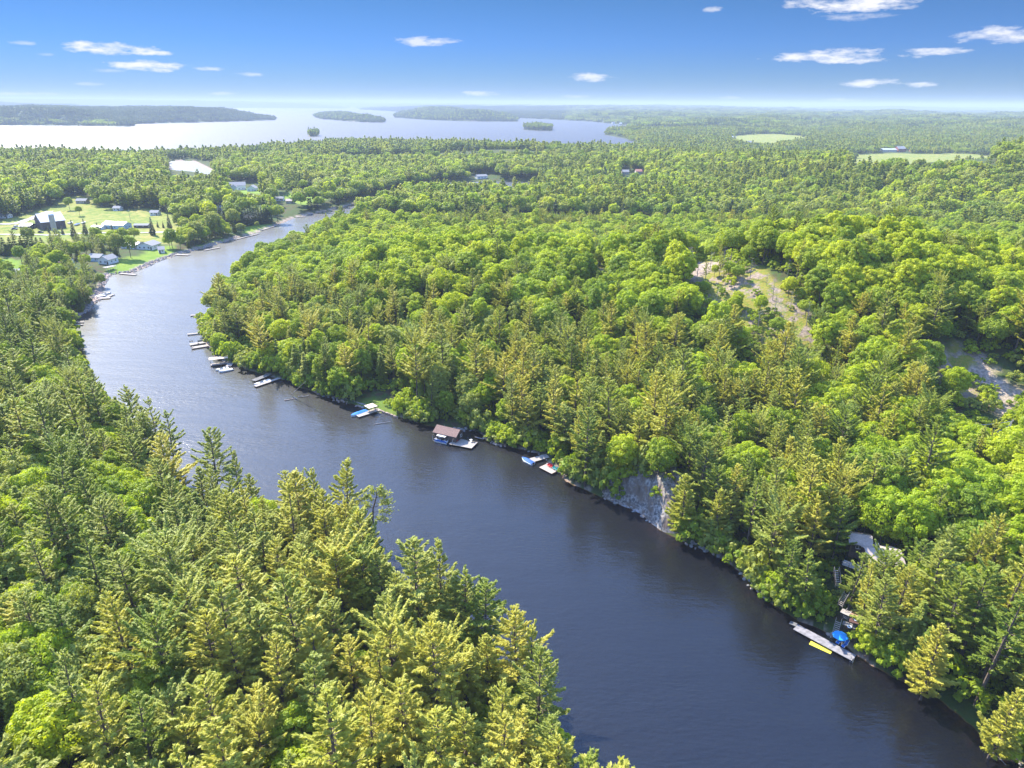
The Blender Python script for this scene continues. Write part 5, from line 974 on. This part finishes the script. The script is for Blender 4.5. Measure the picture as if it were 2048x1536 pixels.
house((487, 444), (505, 445), 9, 3.4, 1.7, 'two storey grey house on the small lawn by the river', ROOFG, SILVER, None, wins=2)
house((460, 381), (492, 380), 12, 5.4, 3.4, 'large white house with a grey gabled roof beyond the spruces', ROOFG, WHITEW, None, 'large_house', wins=4, axis='x')
house((463, 383), (474, 383), 4, 5.0, 2.6, 'left white gabled bay on the front of the large house', ROOFG, WHITEW, None, 'gabled_bay', wins=1, axis='y', dr=False, cat='house')
house((494, 383), (512, 383), 10, 3.6, 3.0, 'white gabled garage right of the large house', ROOFG, WHITEW, None, 'garage', wins=2, axis='y')
for a, b, lab, ro, wa in (((226, 422), (240, 422), 'small grey roofed bungalow at the back of the hay field', ROOFG, WHITEW), ((300, 431), (316, 431), 'white bungalow at the far edge of the hay field', ROOFG, WHITEW), ((0, 437), (16, 437), 'white farmhouse at the left edge above the barn drive', ROOFG, WHITEW), ((552, 402), (566, 402), 'white cottage beside the upper river lawn', ROOFG, WHITEW),
    ((318, 507), (330, 506), 'little white boathouse on the stony lawn shore', ROOFG, WHITEW), ((572, 407), (586, 407), 'tan roofed cottage right of the upper river lawn', ROOFT, BEIGE), ((430, 421), (444, 421), 'grey roofed house among the trees behind the spruce rows', ROOFG, WHITEW)):
    house(a, b, 7, 2.6, 1.6, lab, ro, wa, None, wins=2)
def car(px, py, rz, m, label, L=4.6, W_=1.85, z=None, van=False):
    q = hit(px, py); t = thing('parked_car', label, 'car', (q[0], q[1], q[2] + .02), rz); h = .85; b = MB()
    b.add([(0, 0, .3), (L, 0, .3), (L, 0, .75), (L * .72, 0, h), (0, 0, h), (0, W_, .3), (L, W_, .3), (L, W_, .75), (L * .72, W_, h), (0, W_, h)], [(0, 1, 2, 3, 4), (9, 8, 7, 6, 5), (0, 5, 6, 1), (1, 6, 7, 2), (2, 7, 8, 3), (3, 8, 9, 4), (4, 9, 5, 0)]).build('body', m, t)
    k = .02 if van else .18; b = MB(); b.add([(L * k, .1, h), (L * .7, .1, h), (L * .56, .22, 1.5), (L * (k + .04), .22, 1.5), (L * k, W_ - .1, h), (L * .7, W_ - .1, h), (L * .56, W_ - .22, 1.5), (L * (k + .04), W_ - .22, 1.5)], [(0, 1, 2, 3), (7, 6, 5, 4), (1, 5, 6, 2), (0, 3, 7, 4)]); b.build('windows', GLASS, t)
    MB().box(L * (k + .04), L * .56, .22, W_ - .22, 1.5, 1.55).build('roof', m, t)
    for xx in (L * .18, L * .8):
        for yy in (.1, W_ - .1): MB().tube([(xx, yy - .1, .33), (xx, yy + .1, .33)], .33, 12).build('wheel', BLACK, t)
car(22, 460, .4, mat('dark_blue_paint', (.05, .07, .22), .3), 'dark blue car parked beside the shed left of the barn'); car(52, 462, -.2, SILVER, 'silver car parked on the drive in front of the barn'); car(75, 466, -.3, mat('dark_paint', (.05, .06, .07), .3), 'black car on the drive below the barn'); car(30, 455, 1.2, WHITE, 'white van beside the low shed at the left edge', van=True)
car(525, 383, .3, SILVER, 'silver car parked right of the large white house'); car(533, 379, .3, WHITE, 'white car parked farthest right by the large white house')
for i, (a, b, lab) in enumerate((((137, 449), (146, 447), 'shrink wrapped white boat stored right of the barn'), ((150, 452), (160, 449), 'blue grey boat stored between barn and long shed'), ((164, 448), (171, 446), 'white covered boat stored left of the long shed'))):
    q = hit(*a); A, rz, L = frame(a, b, q[2]); t = motorboat(a, b, 2.4, lab, cover=(WHITE, NAVY, WHITE)[i], motor=False, name='stored_boat'); t.location.z = q[2] + .5; t.location.x, t.location.y = q[0], q[1]; MB().box(L * .15, L * .8, -.6, .6, -.5, -.24).build('cradle', WOODD, t)
def strip(pts, w, zoff, name, m):
    W_ = P(pts, 4.0); vs = []; fs = []; k = 0; o = []
    for a, b in zip(W_[:-1], W_[1:]):
        for i in range(24): o.append(a + (b - a) * i / 24)
    o.append(W_[-1]); o = np.array(o); T = np.gradient(o, axis=0); T /= np.linalg.norm(T, axis=1, keepdims=True); Nn = np.stack([-T[:, 1], T[:, 0]], 1); V = []
    for s in (-1, -.33, .33, 1): q = o + Nn * w / 2 * s; V.append(np.concatenate([q, (ground_h(q[:, 0], q[:, 1]) + zoff)[:, None]], 1))
    n = len(o); V = np.concatenate(V); F = np.array([[j * n + i, j * n + i + 1, (j + 1) * n + i + 1, (j + 1) * n + i] for j in range(3) for i in range(n - 1)]); tag(link(name, np_mesh(name, V, F, [m], smooth=True)), kind='structure')
strip([(-40, 464), (40, 465), (100, 466), (160, 463), (230, 462), (300, 461), (365, 459)], 5, .25, 'farm_road', GRAV); strip([(-40, 447), (30, 444), (60, 436), (100, 422)], 7, .3, 'farm_path', GRAV)
# farm shore docks
dock((240, 548), (272, 551), 2.2, 'pale plank dock on the stony lawn shore at the left river bend'); dock((348, 510), (378, 511.5), 2.4, 'flat grey dock where the lawn shore meets the tall trees')
dock((408, 502), (440, 496), 1.6, 'thin dark dock on the left bank below the tall trees'); dock((467, 481), (517, 468.5), 1.6, 'long narrow boardwalk dock along the left bank'); dock((520, 462), (551, 453), 1.5, 'pale seawall dock edging the small river lawn')
dock((590, 434.5), (612, 433.5), 2.2, 'white dock far up the river at its last visible bend')
A, rz, L = frame((185, 599), (221, 597)); t = thing('floating_dock', 'dark floating dock with pale boats on the left bank below the pine', 'dock', (A[0], A[1], 0), rz); deck_parts(t, L, 3.0)
motorboat((190, 594), (214, 592), 2.2, 'pale boat on the far side of the dark floating dock', cover=WHITE); motorboat((200, 589.5), (222, 586), 2.2, 'open white boat farthest out behind the dark floating dock'); dock((213, 596), (228, 590), 1.6, 'slanting dark finger of the floating dock')
dock((144, 647), (168, 646), 1.2, 'upper of two thin grey docks on the left bank'); dock((144, 651.5), (166, 651), 1.4, 'lower of two thin grey docks on the left bank')
# farm trees and hedges
def spruce(px, py, s, label, lst=SPR, v=0, nm='spruce_tree', sq=1.0):
    q = hit(px, py); e = lst[v]; t = thing(nm, label, 'spruce' if lst is SPR else 'tree', (q[0], q[1], q[2] - .2), random.uniform(0, 6)); t.scale = (s * sq, s * sq, s); link('crown', e[2], t); link('trunk', e[3], t)
for px, py, s, lab in ((306, 471, 1.0, 'tall dark spruce standing alone in the hay field right of the blue shed'), (340, 459, .9, 'dark spruce right of the lone tall spruce in the hay field'), (149, 477, 1.0, 'dark spruce in front of the barn right end'), (126, 469, .5, 'small dark spruce by the drive below the barn'),
                       (172, 470, .9, 'dark spruce left of the long blue shed'), (316, 455, .4, 'small spruce in the hay field, left of the small pair'), (327, 456, .4, 'small spruce in the hay field, right of the small pair'), (103, 482, .55, 'young spruce in the meadow below the barn'), (98, 465, .4, 'little round spruce against the barn wall'), (200, 482, .95, 'dark spruce in the yard below the long blue shed'), (228, 478, .8, 'second dark spruce in the yard below the long blue shed')): spruce(px, py, s, lab)
for i in range(15): px = 366 + i * 8.4; spruce(px, 449 + 3 * math.sin(i * 1.7), 1.15 + .1 * math.sin(i * 3.1), 'dark spruce in the long hedge row behind the riverside cottages', ); bpy.context.scene.collection.objects[-1]
for i in range(12): px = 478 + i * 5.2; spruce(px, 454 - i * .6, 1.0 + .08 * math.sin(i * 2.3), 'dark spruce in the tight row behind the two storey grey house')
for i in range(9): px = 2 + i * 11; spruce(px, 508 + 2 * math.sin(i), .8, 'bushy dark conifer in the hedge above the left green lawn', HEM, 1, 'hedge_conifer', 1.5)
rows = {}
for o in SC.collection.objects:
    if o.get('label', '').startswith(('dark spruce in the long hedge', 'dark spruce in the tight row', 'bushy dark conifer in the hedge')): o['group'] = o['label']
for px, py, s, v, lab in ((248, 458 + 30, .8, 1, 'rounded tree between the yard and the white riverside house'), (270, 484, .75, 4, 'rounded tree at the lower edge of the hay field'), (60, 492, .9, 2, 'loose pale tree rising above the hedge below the barn'), (345, 497, .95, 1, 'dark rounded tree on the lawn shore by the flat grey dock'), (262, 516, 1.0, 1, 'dark bushy tree beside the white riverside house'), (240, 516, 1.1, 2, 'grey green tree left of the dark bushy tree by the riverside house'),
                          (395, 487, 1.1, 2, 'grey green willow like tree by the thin dark dock'), (430, 474, 1.3, 2, 'large spreading tree left of the small river lawn'), (470, 462, 1.2, 2, 'broad pale tree beside the two storey grey house'), (556, 446, 1.1, 4, 'rounded tree on the river bank right of the small lawn'), (515, 457, .4, 2, 'tiny round tree on the small river lawn'), (195, 415, .6, 1, 'left round tree of the orchard behind the field'), (208, 413, .6, 4, 'right round tree of the orchard behind the field'), (140, 420, .8, 1, 'dark round tree right behind the barn roof'), (160, 432, .6, 1, 'low dark tree right of the barn')):
    spruce(px, py, s, lab, BROAD, v, 'broadleaf_tree')
# shrubs and dead trees on the bald rock
SHR = [low_obj('shrub_form', broad_geo(201 + k, 2.6, 1.7, 12, 60, .2, .62)[0], None, LM[c]).data for k, c in enumerate(('green', 'lime', 'green'))]
rs = random.Random(3); k = 0; bz = [('on the bald hilltop', BALD[0]), ('on the bald hilltop', BALD[0]), ('on the pale rock slab at the right edge', BALD[2])]
while k < 150:
    wh, pl = bz[2] if k % 8 == 7 else bz[0]; mn, mx_ = pl.min(0), pl.max(0); x, y = rs.uniform(mn[0], mx_[0]), rs.uniform(mn[1], mx_[1])
    if not inside(np.array([x]), np.array([y]), pl)[0]: continue
    if vnoise(np.array([x / 9]), np.array([y / 9]), 55)[0] < .36: continue
    z = gh(x, y); px, py, _ = project(x, y, z); lab = f"{('deep green', 'bright green', 'dark')[k % 3]} shrub {wh}, {'upper' if py < 600 else ('middle' if py < 660 else 'lower')} part"; o = tag(link('shrub', SHR[k % 3], None, (x, y, z - .3)), lab, 'shrub', lab); s = rs.uniform(.7, 1.9); o.scale = (s, s, s * .9); o.rotation_euler = (0, 0, rs.uniform(0, 6)); k += 1
for k, (px, py) in enumerate([(1378, 520), (1392, 560), (1405, 548), (1420, 530), (1445, 525), (1458, 520), (1470, 540), (1500, 545), (1532, 560), (1545, 590), (1548, 625), (1560, 640), (1580, 610), (1612, 640), (1620, 680), (1395, 600), (1430, 610), (1600, 560), (1575, 540), (1515, 650), (1490, 700), (1630, 730), (990, 620), (1002, 612), (1060, 585), (210, 1105), (80, 1090), (505, 1120)]):
    q = hit(px, py + 12); me, H = DEAD[k % 3]; wh = 'on the bald hilltop' if px > 1300 else ('in the gap behind the middle slope' if px > 900 else 'showing bare in the left forest'); lab = f"{('thin', 'tall', 'stunted')[k % 3]} leafless grey tree {wh}, {'left' if px < 1440 else ('centre' if px < 1560 else 'right')} side" if px > 1300 else f"{('thin', 'tall', 'stunted')[k % 3]} leafless grey tree {wh}"
    o = tag(link('dead_tree', me, None, (q[0], q[1], q[2] - .3)), lab, 'dead tree', lab); s = rs.uniform(.6, .9); o.scale = (s, s, s); o.rotation_euler = (0, 0, rs.uniform(0, 6))
k = 0
while k < 56:                                                       # stunted trees on the hilltop
    pl = BALD[0]; mn, mx_ = pl.min(0), pl.max(0); x, y = rs.uniform(mn[0], mx_[0]), rs.uniform(mn[1], mx_[1])
    if not inside(np.array([x]), np.array([y]), pl)[0]: continue
    px, py, _ = project(x, y, gh(x, y)); kk = k % 3; K_, v_, w_ = (('B', 4, 'round deep green'), ('P', 7, 'slim olive'), ('B', 0, 'round lime'))[kk]; s = rs.uniform(.28, .6)
    lab = f"stunted {w_} tree on the bald hilltop, {'left' if px < 1480 else 'right'} side"; t = thing('small_tree', lab, 'small tree', (x, y, gh(x, y) - .2), rs.uniform(0, 6), lab); e = FORMS[K_][v_]; t.scale = (s, s, s); link('crown', e[2], t); link('trunk', e[3], t); k += 1
# the crooked bare pine above the near shore
x, y, z = top_place(742, 968, 16); t = thing('crooked_pine', 'crooked nearly bare pine with twisted limbs reaching over the river', 'pine tree', (x, y, z)); tr = MB(); fV = []; rg = np.random.default_rng(8)
tr.tube([(0, 0, -1), (-.3, .1, 6), (.1, 0, 9.5), (.9, .2, 12), (1.2, .2, 13.5), (.8, .3, 15)], [.3, .24, .19, .13, .08, .03], 7)
for z0, dx, dy, up_ in ((7, 3.8, -.6, -.5), (8.2, 4.6, .2, .3), (9.3, -2.6, .5, 1.2), (9.6, 4.0, .8, 1.0), (10.8, 3.8, -.5, 1.0), (11.6, -2.2, -.4, 1.5), (12.2, 3.0, .6, .8), (13, 2.0, -.3, 1.0), (13.4, -1.4, .3, 1.0), (14.2, 1.2, 0, .8)):
    p0 = np.array([.1 + (z0 - 9) * .22, .1, z0]); p1 = p0 + np.array([dx * .5, dy, up_ * .2]); p2 = p0 + np.array([dx, dy * 1.4, up_]); tr.tube([p0, p1, p2], [.09, .06, .02], 4); n = 34; s = rg.uniform(.45, 1.05, n)[:, None]
    n = 110; s = rg.uniform(.35, 1.05, n)[:, None]; fV.append(quads(p0 + (p2 - p0) * s + rg.normal(0, .3, (n, 3)) * (.6 + s), rg.normal(0, .5, (n, 3)) + np.array([dx * .3, 0, .5]), rg.normal(0, .5, (n, 3)) + np.array([0, 0, 1]), .32, .14, rg))
tr.build('trunk', M_BARK, t); V = np.concatenate(fV); link('needles', np_mesh('needles', V, np.arange(len(V)).reshape(-1, 4), [LM['olive']]), t)
# boulders on the shores
def rock_form(seed):
    rg = np.random.default_rng(seed); v, f = [], []; n1, n2 = 7, 5
    for i in range(n2):
        th = math.pi * (i + .5) / n2
        for j in range(n1): ph = j * 6.283 / n1; r = rg.uniform(.75, 1.15); v.append((r * math.sin(th) * math.cos(ph), r * math.sin(th) * math.sin(ph) * .8, r * math.cos(th) * .62))
    for i in range(n2 - 1):
        for j in range(n1): f.append((i * n1 + j, (i + 1) * n1 + j, (i + 1) * n1 + (j + 1) % n1, i * n1 + (j + 1) % n1))
    f += [tuple(range(n1)), tuple(range(len(v) - n1, len(v)))[::-1]]; me = bpy.data.meshes.new('rock_form'); me.from_pydata(v, [], f); me.materials.append(PINKST if seed % 2 else STONE); return bpy.data.objects.new('rock_form', me)
gx, gy = grid(1.25, 60, 620, seed=77); px, py, _ = project(gx, gy, gx * 0); m = (gx > -290) & (gx < 170); gx, gy = gx[m], gy[m]; dq = edist(gx, gy, RIVER); m = dq < 6; gx, gy = gx[m], gy[m]; gd = shore(gx, gy); rub = (gy > 330) & (gx < -95)
m = np.where(rub, (gd > -.4) & (gd < 4.2) & (RNG.random(len(gx)) < .75), (gd > -.6) & (gd < 1.0) & (vnoise(gx / 8, gy / 8, 66) > .5)); gx, gy, gd = gx[m], gy[m], gd[m]; n = len(gx); s_ = RNG.uniform(.3, .75, n)
instancer('shoreline_rocks', 'rubble of pinkish and grey boulders lining the water edge', 'rocks', [rock_form(k) for k in range(1, 5)], gx, gy, ground_h(gx, gy, gd) + .1, np.stack([s_ * RNG.uniform(.8, 1.6, n), s_, s_], -1), RNG.uniform(0, 6.28, n), RNG.integers(0, 4, n))
# shore bushes hanging to the water
gx, gy = grid(2.6, 60, 560, seed=78); m = edist(gx, gy, RIVER) < 7; gx, gy = gx[m], gy[m]; gd = shore(gx, gy); ok = (gd > .3) & (gd < 4.5) & ~((gy > 330) & (gx < -95)); 
for kx, ky, kr in KEEP: ok &= np.hypot(gx - kx, gy - ky) > kr * .9
ok &= ~inside(gx, gy, LAND[0]); gx, gy, gd = gx[ok], gy[ok], gd[ok]; n = len(gx); s_ = RNG.uniform(.9, 1.9, n)
instancer('shore_bushes', 'leafy bushes crowding the bank down to the water', 'undergrowth', UND, gx, gy, ground_h(gx, gy, gd) - .3, np.stack([s_, s_, s_ * RNG.uniform(.9, 1.5, n)], -1), RNG.uniform(0, 6.28, n), RNG.integers(0, 4, n))
# cliff
def cliff():
    nu, nv = 260, 110; c, s = math.cos(CLIFF_A), math.sin(CLIFF_A); u = np.linspace(-21, 21, nu); v = np.linspace(-8, 13, nv); Uu, Vv = np.meshgrid(u, v)
    x = CLIFF_C[0] + Uu * c - Vv * s; y = CLIFF_C[1] + Uu * s + Vv * c; d = shore(x.ravel(), y.ravel()).reshape(x.shape); g = ground_h(x.ravel(), y.ravel(), d.ravel()).reshape(x.shape)
    rid = 1 - np.abs(2 * fbm((Uu + Vv * .5) / 3.2, Vv / 2.2, 8, 4) - 1); rid2 = 1 - np.abs(2 * fbm(Uu / 1.1 + Vv * .4, Vv / 1.4, 18, 3) - 1)
    blk = np.floor(fbm(Uu / 4.5, Vv / 3, 28, 2) * 7) / 7
    mask = sstep(-.6, 1.2, d) * (1 - sstep(9, 12, Vv)) * sstep(-14, -8, Uu) * (1 - sstep(10, 15, Uu)); z = g - .6 + mask * (rid * 2.2 + rid2 * .9 + blk * 3.4 - .6)
    idx = np.arange(nu * nv).reshape(nv, nu); F = np.stack([idx[:-1, :-1], idx[:-1, 1:], idx[1:, 1:], idx[1:, :-1]], -1).reshape(-1, 4)
    m = bpy.data.materials.new('cliff_rock'); m.use_nodes = True; nt = m.node_tree; b = nt.nodes['Principled BSDF']; b.inputs['Roughness'].default_value = .92; geo = nd(nt, 'ShaderNodeNewGeometry')
    def ns(sc, de): q = nd(nt, 'ShaderNodeTexNoise'); q.inputs['Scale'].default_value = sc; q.inputs['Detail'].default_value = de; nt.links.new(geo.outputs['Position'], q.inputs[0]); r = nd(nt, 'ShaderNodeMapRange'); r.inputs[1].default_value = .4; r.inputs[2].default_value = .62; nt.links.new(q.outputs[0], r.inputs[0]); return r.outputs[0]
    def mx(f, a, c_):
        q = nd(nt, 'ShaderNodeMixRGB'); nt.links.new(f, q.inputs[0])
        for i, v_ in ((1, a), (2, c_)):
            if isinstance(v_, tuple): q.inputs[i].default_value = (*v_, 1)
            else: nt.links.new(v_, q.inputs[i])
        return q.outputs[0]
    c1 = mx(ns(1.6, 6), (.11, .10, .095), (.44, .40, .36)); c2 = mx(ns(.33, 4), c1, (.17, .125, .095)); sz = nd(nt, 'ShaderNodeSeparateXYZ'); nt.links.new(geo.outputs['Normal'], sz.inputs[0])
    up = nd(nt, 'ShaderNodeMapRange'); up.inputs[1].default_value = .72; up.inputs[2].default_value = .95; nt.links.new(sz.outputs[2], up.inputs[0]); mul = mth(nt, 'MULTIPLY', up.outputs[0], ns(.55, 4)); c3 = mx(mul, c2, (.13, .14, .04)); nt.links.new(c3, b.inputs['Base Color'])
    tag(link('rock_cliff', np_mesh('rock_cliff', np.stack([x, y, z], -1).reshape(-1, 3), F, [m])), kind='structure')
cliff()
# far shore buildings
for a, b, dep_, wh, rh, lab, ro, wa in (((1762, 304), (1793, 304), 16, 5, 2.5, 'long white roofed barn in the distant hay field', ROOFW, BEIGE), ((1796, 304), (1811, 304), 18, 7, 5, 'dark red barn at the right end of the long distant barn', ROOFG, REDW), ((1825, 303.5), (1838, 303.5), 14, 5, 4, 'smaller red barn right of the distant barns', ROOFT, REDW), ((1830, 305), (1845, 305), 8, 3, 2, 'low pale shed in front of the smaller red barn', ROOFW, WHITEW),
    ((1494, 289), (1506, 289), 14, 5, 4, 'grey house beyond the trees left of the distant pale field', ROOFG, BEIGE), ((1570, 293), (1580, 293), 12, 4, 3, 'white cottage glimpsed below the distant pale field', ROOFW, WHITEW), ((1640, 284.5), (1658, 284.5), 14, 4, 2, 'long white shed far right of the distant pale field', ROOFW, WHITEW), ((1463, 278), (1472, 278), 14, 5, 3, 'pale house at the left end of the distant field', ROOFW, BEIGE),
    ((955, 358), (975, 357), 9, 3.5, 2, 'white lakeside cottage glimpsed beyond the hidden river reach', ROOFG, WHITEW), ((1245, 349), (1258, 349), 9, 3.5, 2.5, 'grey cottage in the middle distance woods', ROOFG, BEIGE), ((1272, 348), (1284, 348), 9, 3.5, 2.5, 'red roofed cottage in the middle distance woods', mat('red_roof', (.34, .16, .12), .8), BEIGE)):
    house(a, b, dep_, wh, rh, lab, ro, wa, None, 'far_house' if 'barn' not in lab else 'far_barn', wins=3, cat='barn' if 'barn' in lab else 'house', dr=False)
for k, (px, py) in enumerate([(1190, 243), (1205, 245), (1224, 248), (1238, 250), (1150, 241.5), (1222, 266), (1240, 272), (1252, 276.5), (1266, 280), (1280, 284), (1060, 237)]):
    x, y = unproj(px, py, 0); x += 4; y += 18; d = float(shore(np.array([x]), np.array([y]))[0]); z = max(gh(x, y), .8); t = thing('lake_cottage', 'tiny pale boathouse on the far lake shore', 'house', (x, y, z), rs.uniform(-.3, .3), 'pale boathouses along the far lake shore'); w = rs.uniform(12, 18)
    MB().box(0, w, 0, 10, -3, 6).build('wall', WHITEW if k % 3 else BEIGE, t); gable(0, w, 0, 10, 6, 4, ROOFW if k % 2 else ROOFG, t, wallm=WHITEW)

# tell look-alikes apart by their order across the photo
ORD = ('second', 'third', 'fourth', 'fifth', 'sixth', 'seventh', 'eighth', 'ninth', 'tenth', 'eleventh', 'twelfth', 'thirteenth', 'fourteenth', 'fifteenth', 'sixteenth', 'seventeenth', 'eighteenth', 'nineteenth', 'twentieth') + tuple(f'{k}th' for k in range(21, 60))
gr = {}
for ob in list(SC.collection.objects):
    if ob.parent is None and ob.get('group') and ob.get('label') and ob.name.split('.')[0] in ('shrub', 'dead_tree', 'spruce_tree', 'hedge_conifer', 'lake_cottage', 'small_tree'): gr.setdefault(ob['label'], []).append(ob)
for lb, l in gr.items():
    if len(l) < 2: continue
    l.sort(key=lambda q: float(project(q.location.x, q.location.y, q.location.z)[0])); n_ = len(l)
    for k_, q in enumerate(l): q['label'] = shorten(lb) + ', ' + (('left one', 'right one')[k_] if n_ == 2 else ('leftmost' if k_ == 0 else ('rightmost' if k_ == n_ - 1 else ORD[k_ - 1] + ' from left')))

# ------------------------------------------------------------------ haze
gx_, gy_ = np.meshgrid(np.linspace(-20000, 20000, 160), np.linspace(200, 30000, 120)); HAZE_TOP = max(125.0, float(ground_h(gx_.ravel(), gy_.ravel()).max()) + 22); print('haze top', HAZE_TOP)
def haze():
    b = MB().box(-27000, 27000, -900, 34000, -4, HAZE_TOP); m = bpy.data.materials.new('haze'); m.use_nodes = True; nt = m.node_tree; nt.nodes.remove(nt.nodes['Principled BSDF'])
    v = nd(nt, 'ShaderNodeVolumePrincipled'); v.inputs['Density'].default_value = 0.00012; v.inputs['Color'].default_value = (.50, .58, .70, 1); v.inputs['Anisotropy'].default_value = 0
    nt.links.new(v.outputs[0], nt.nodes['Material Output'].inputs['Volume']); o = b.build('haze', m); o['kind'] = 'stuff'
haze()
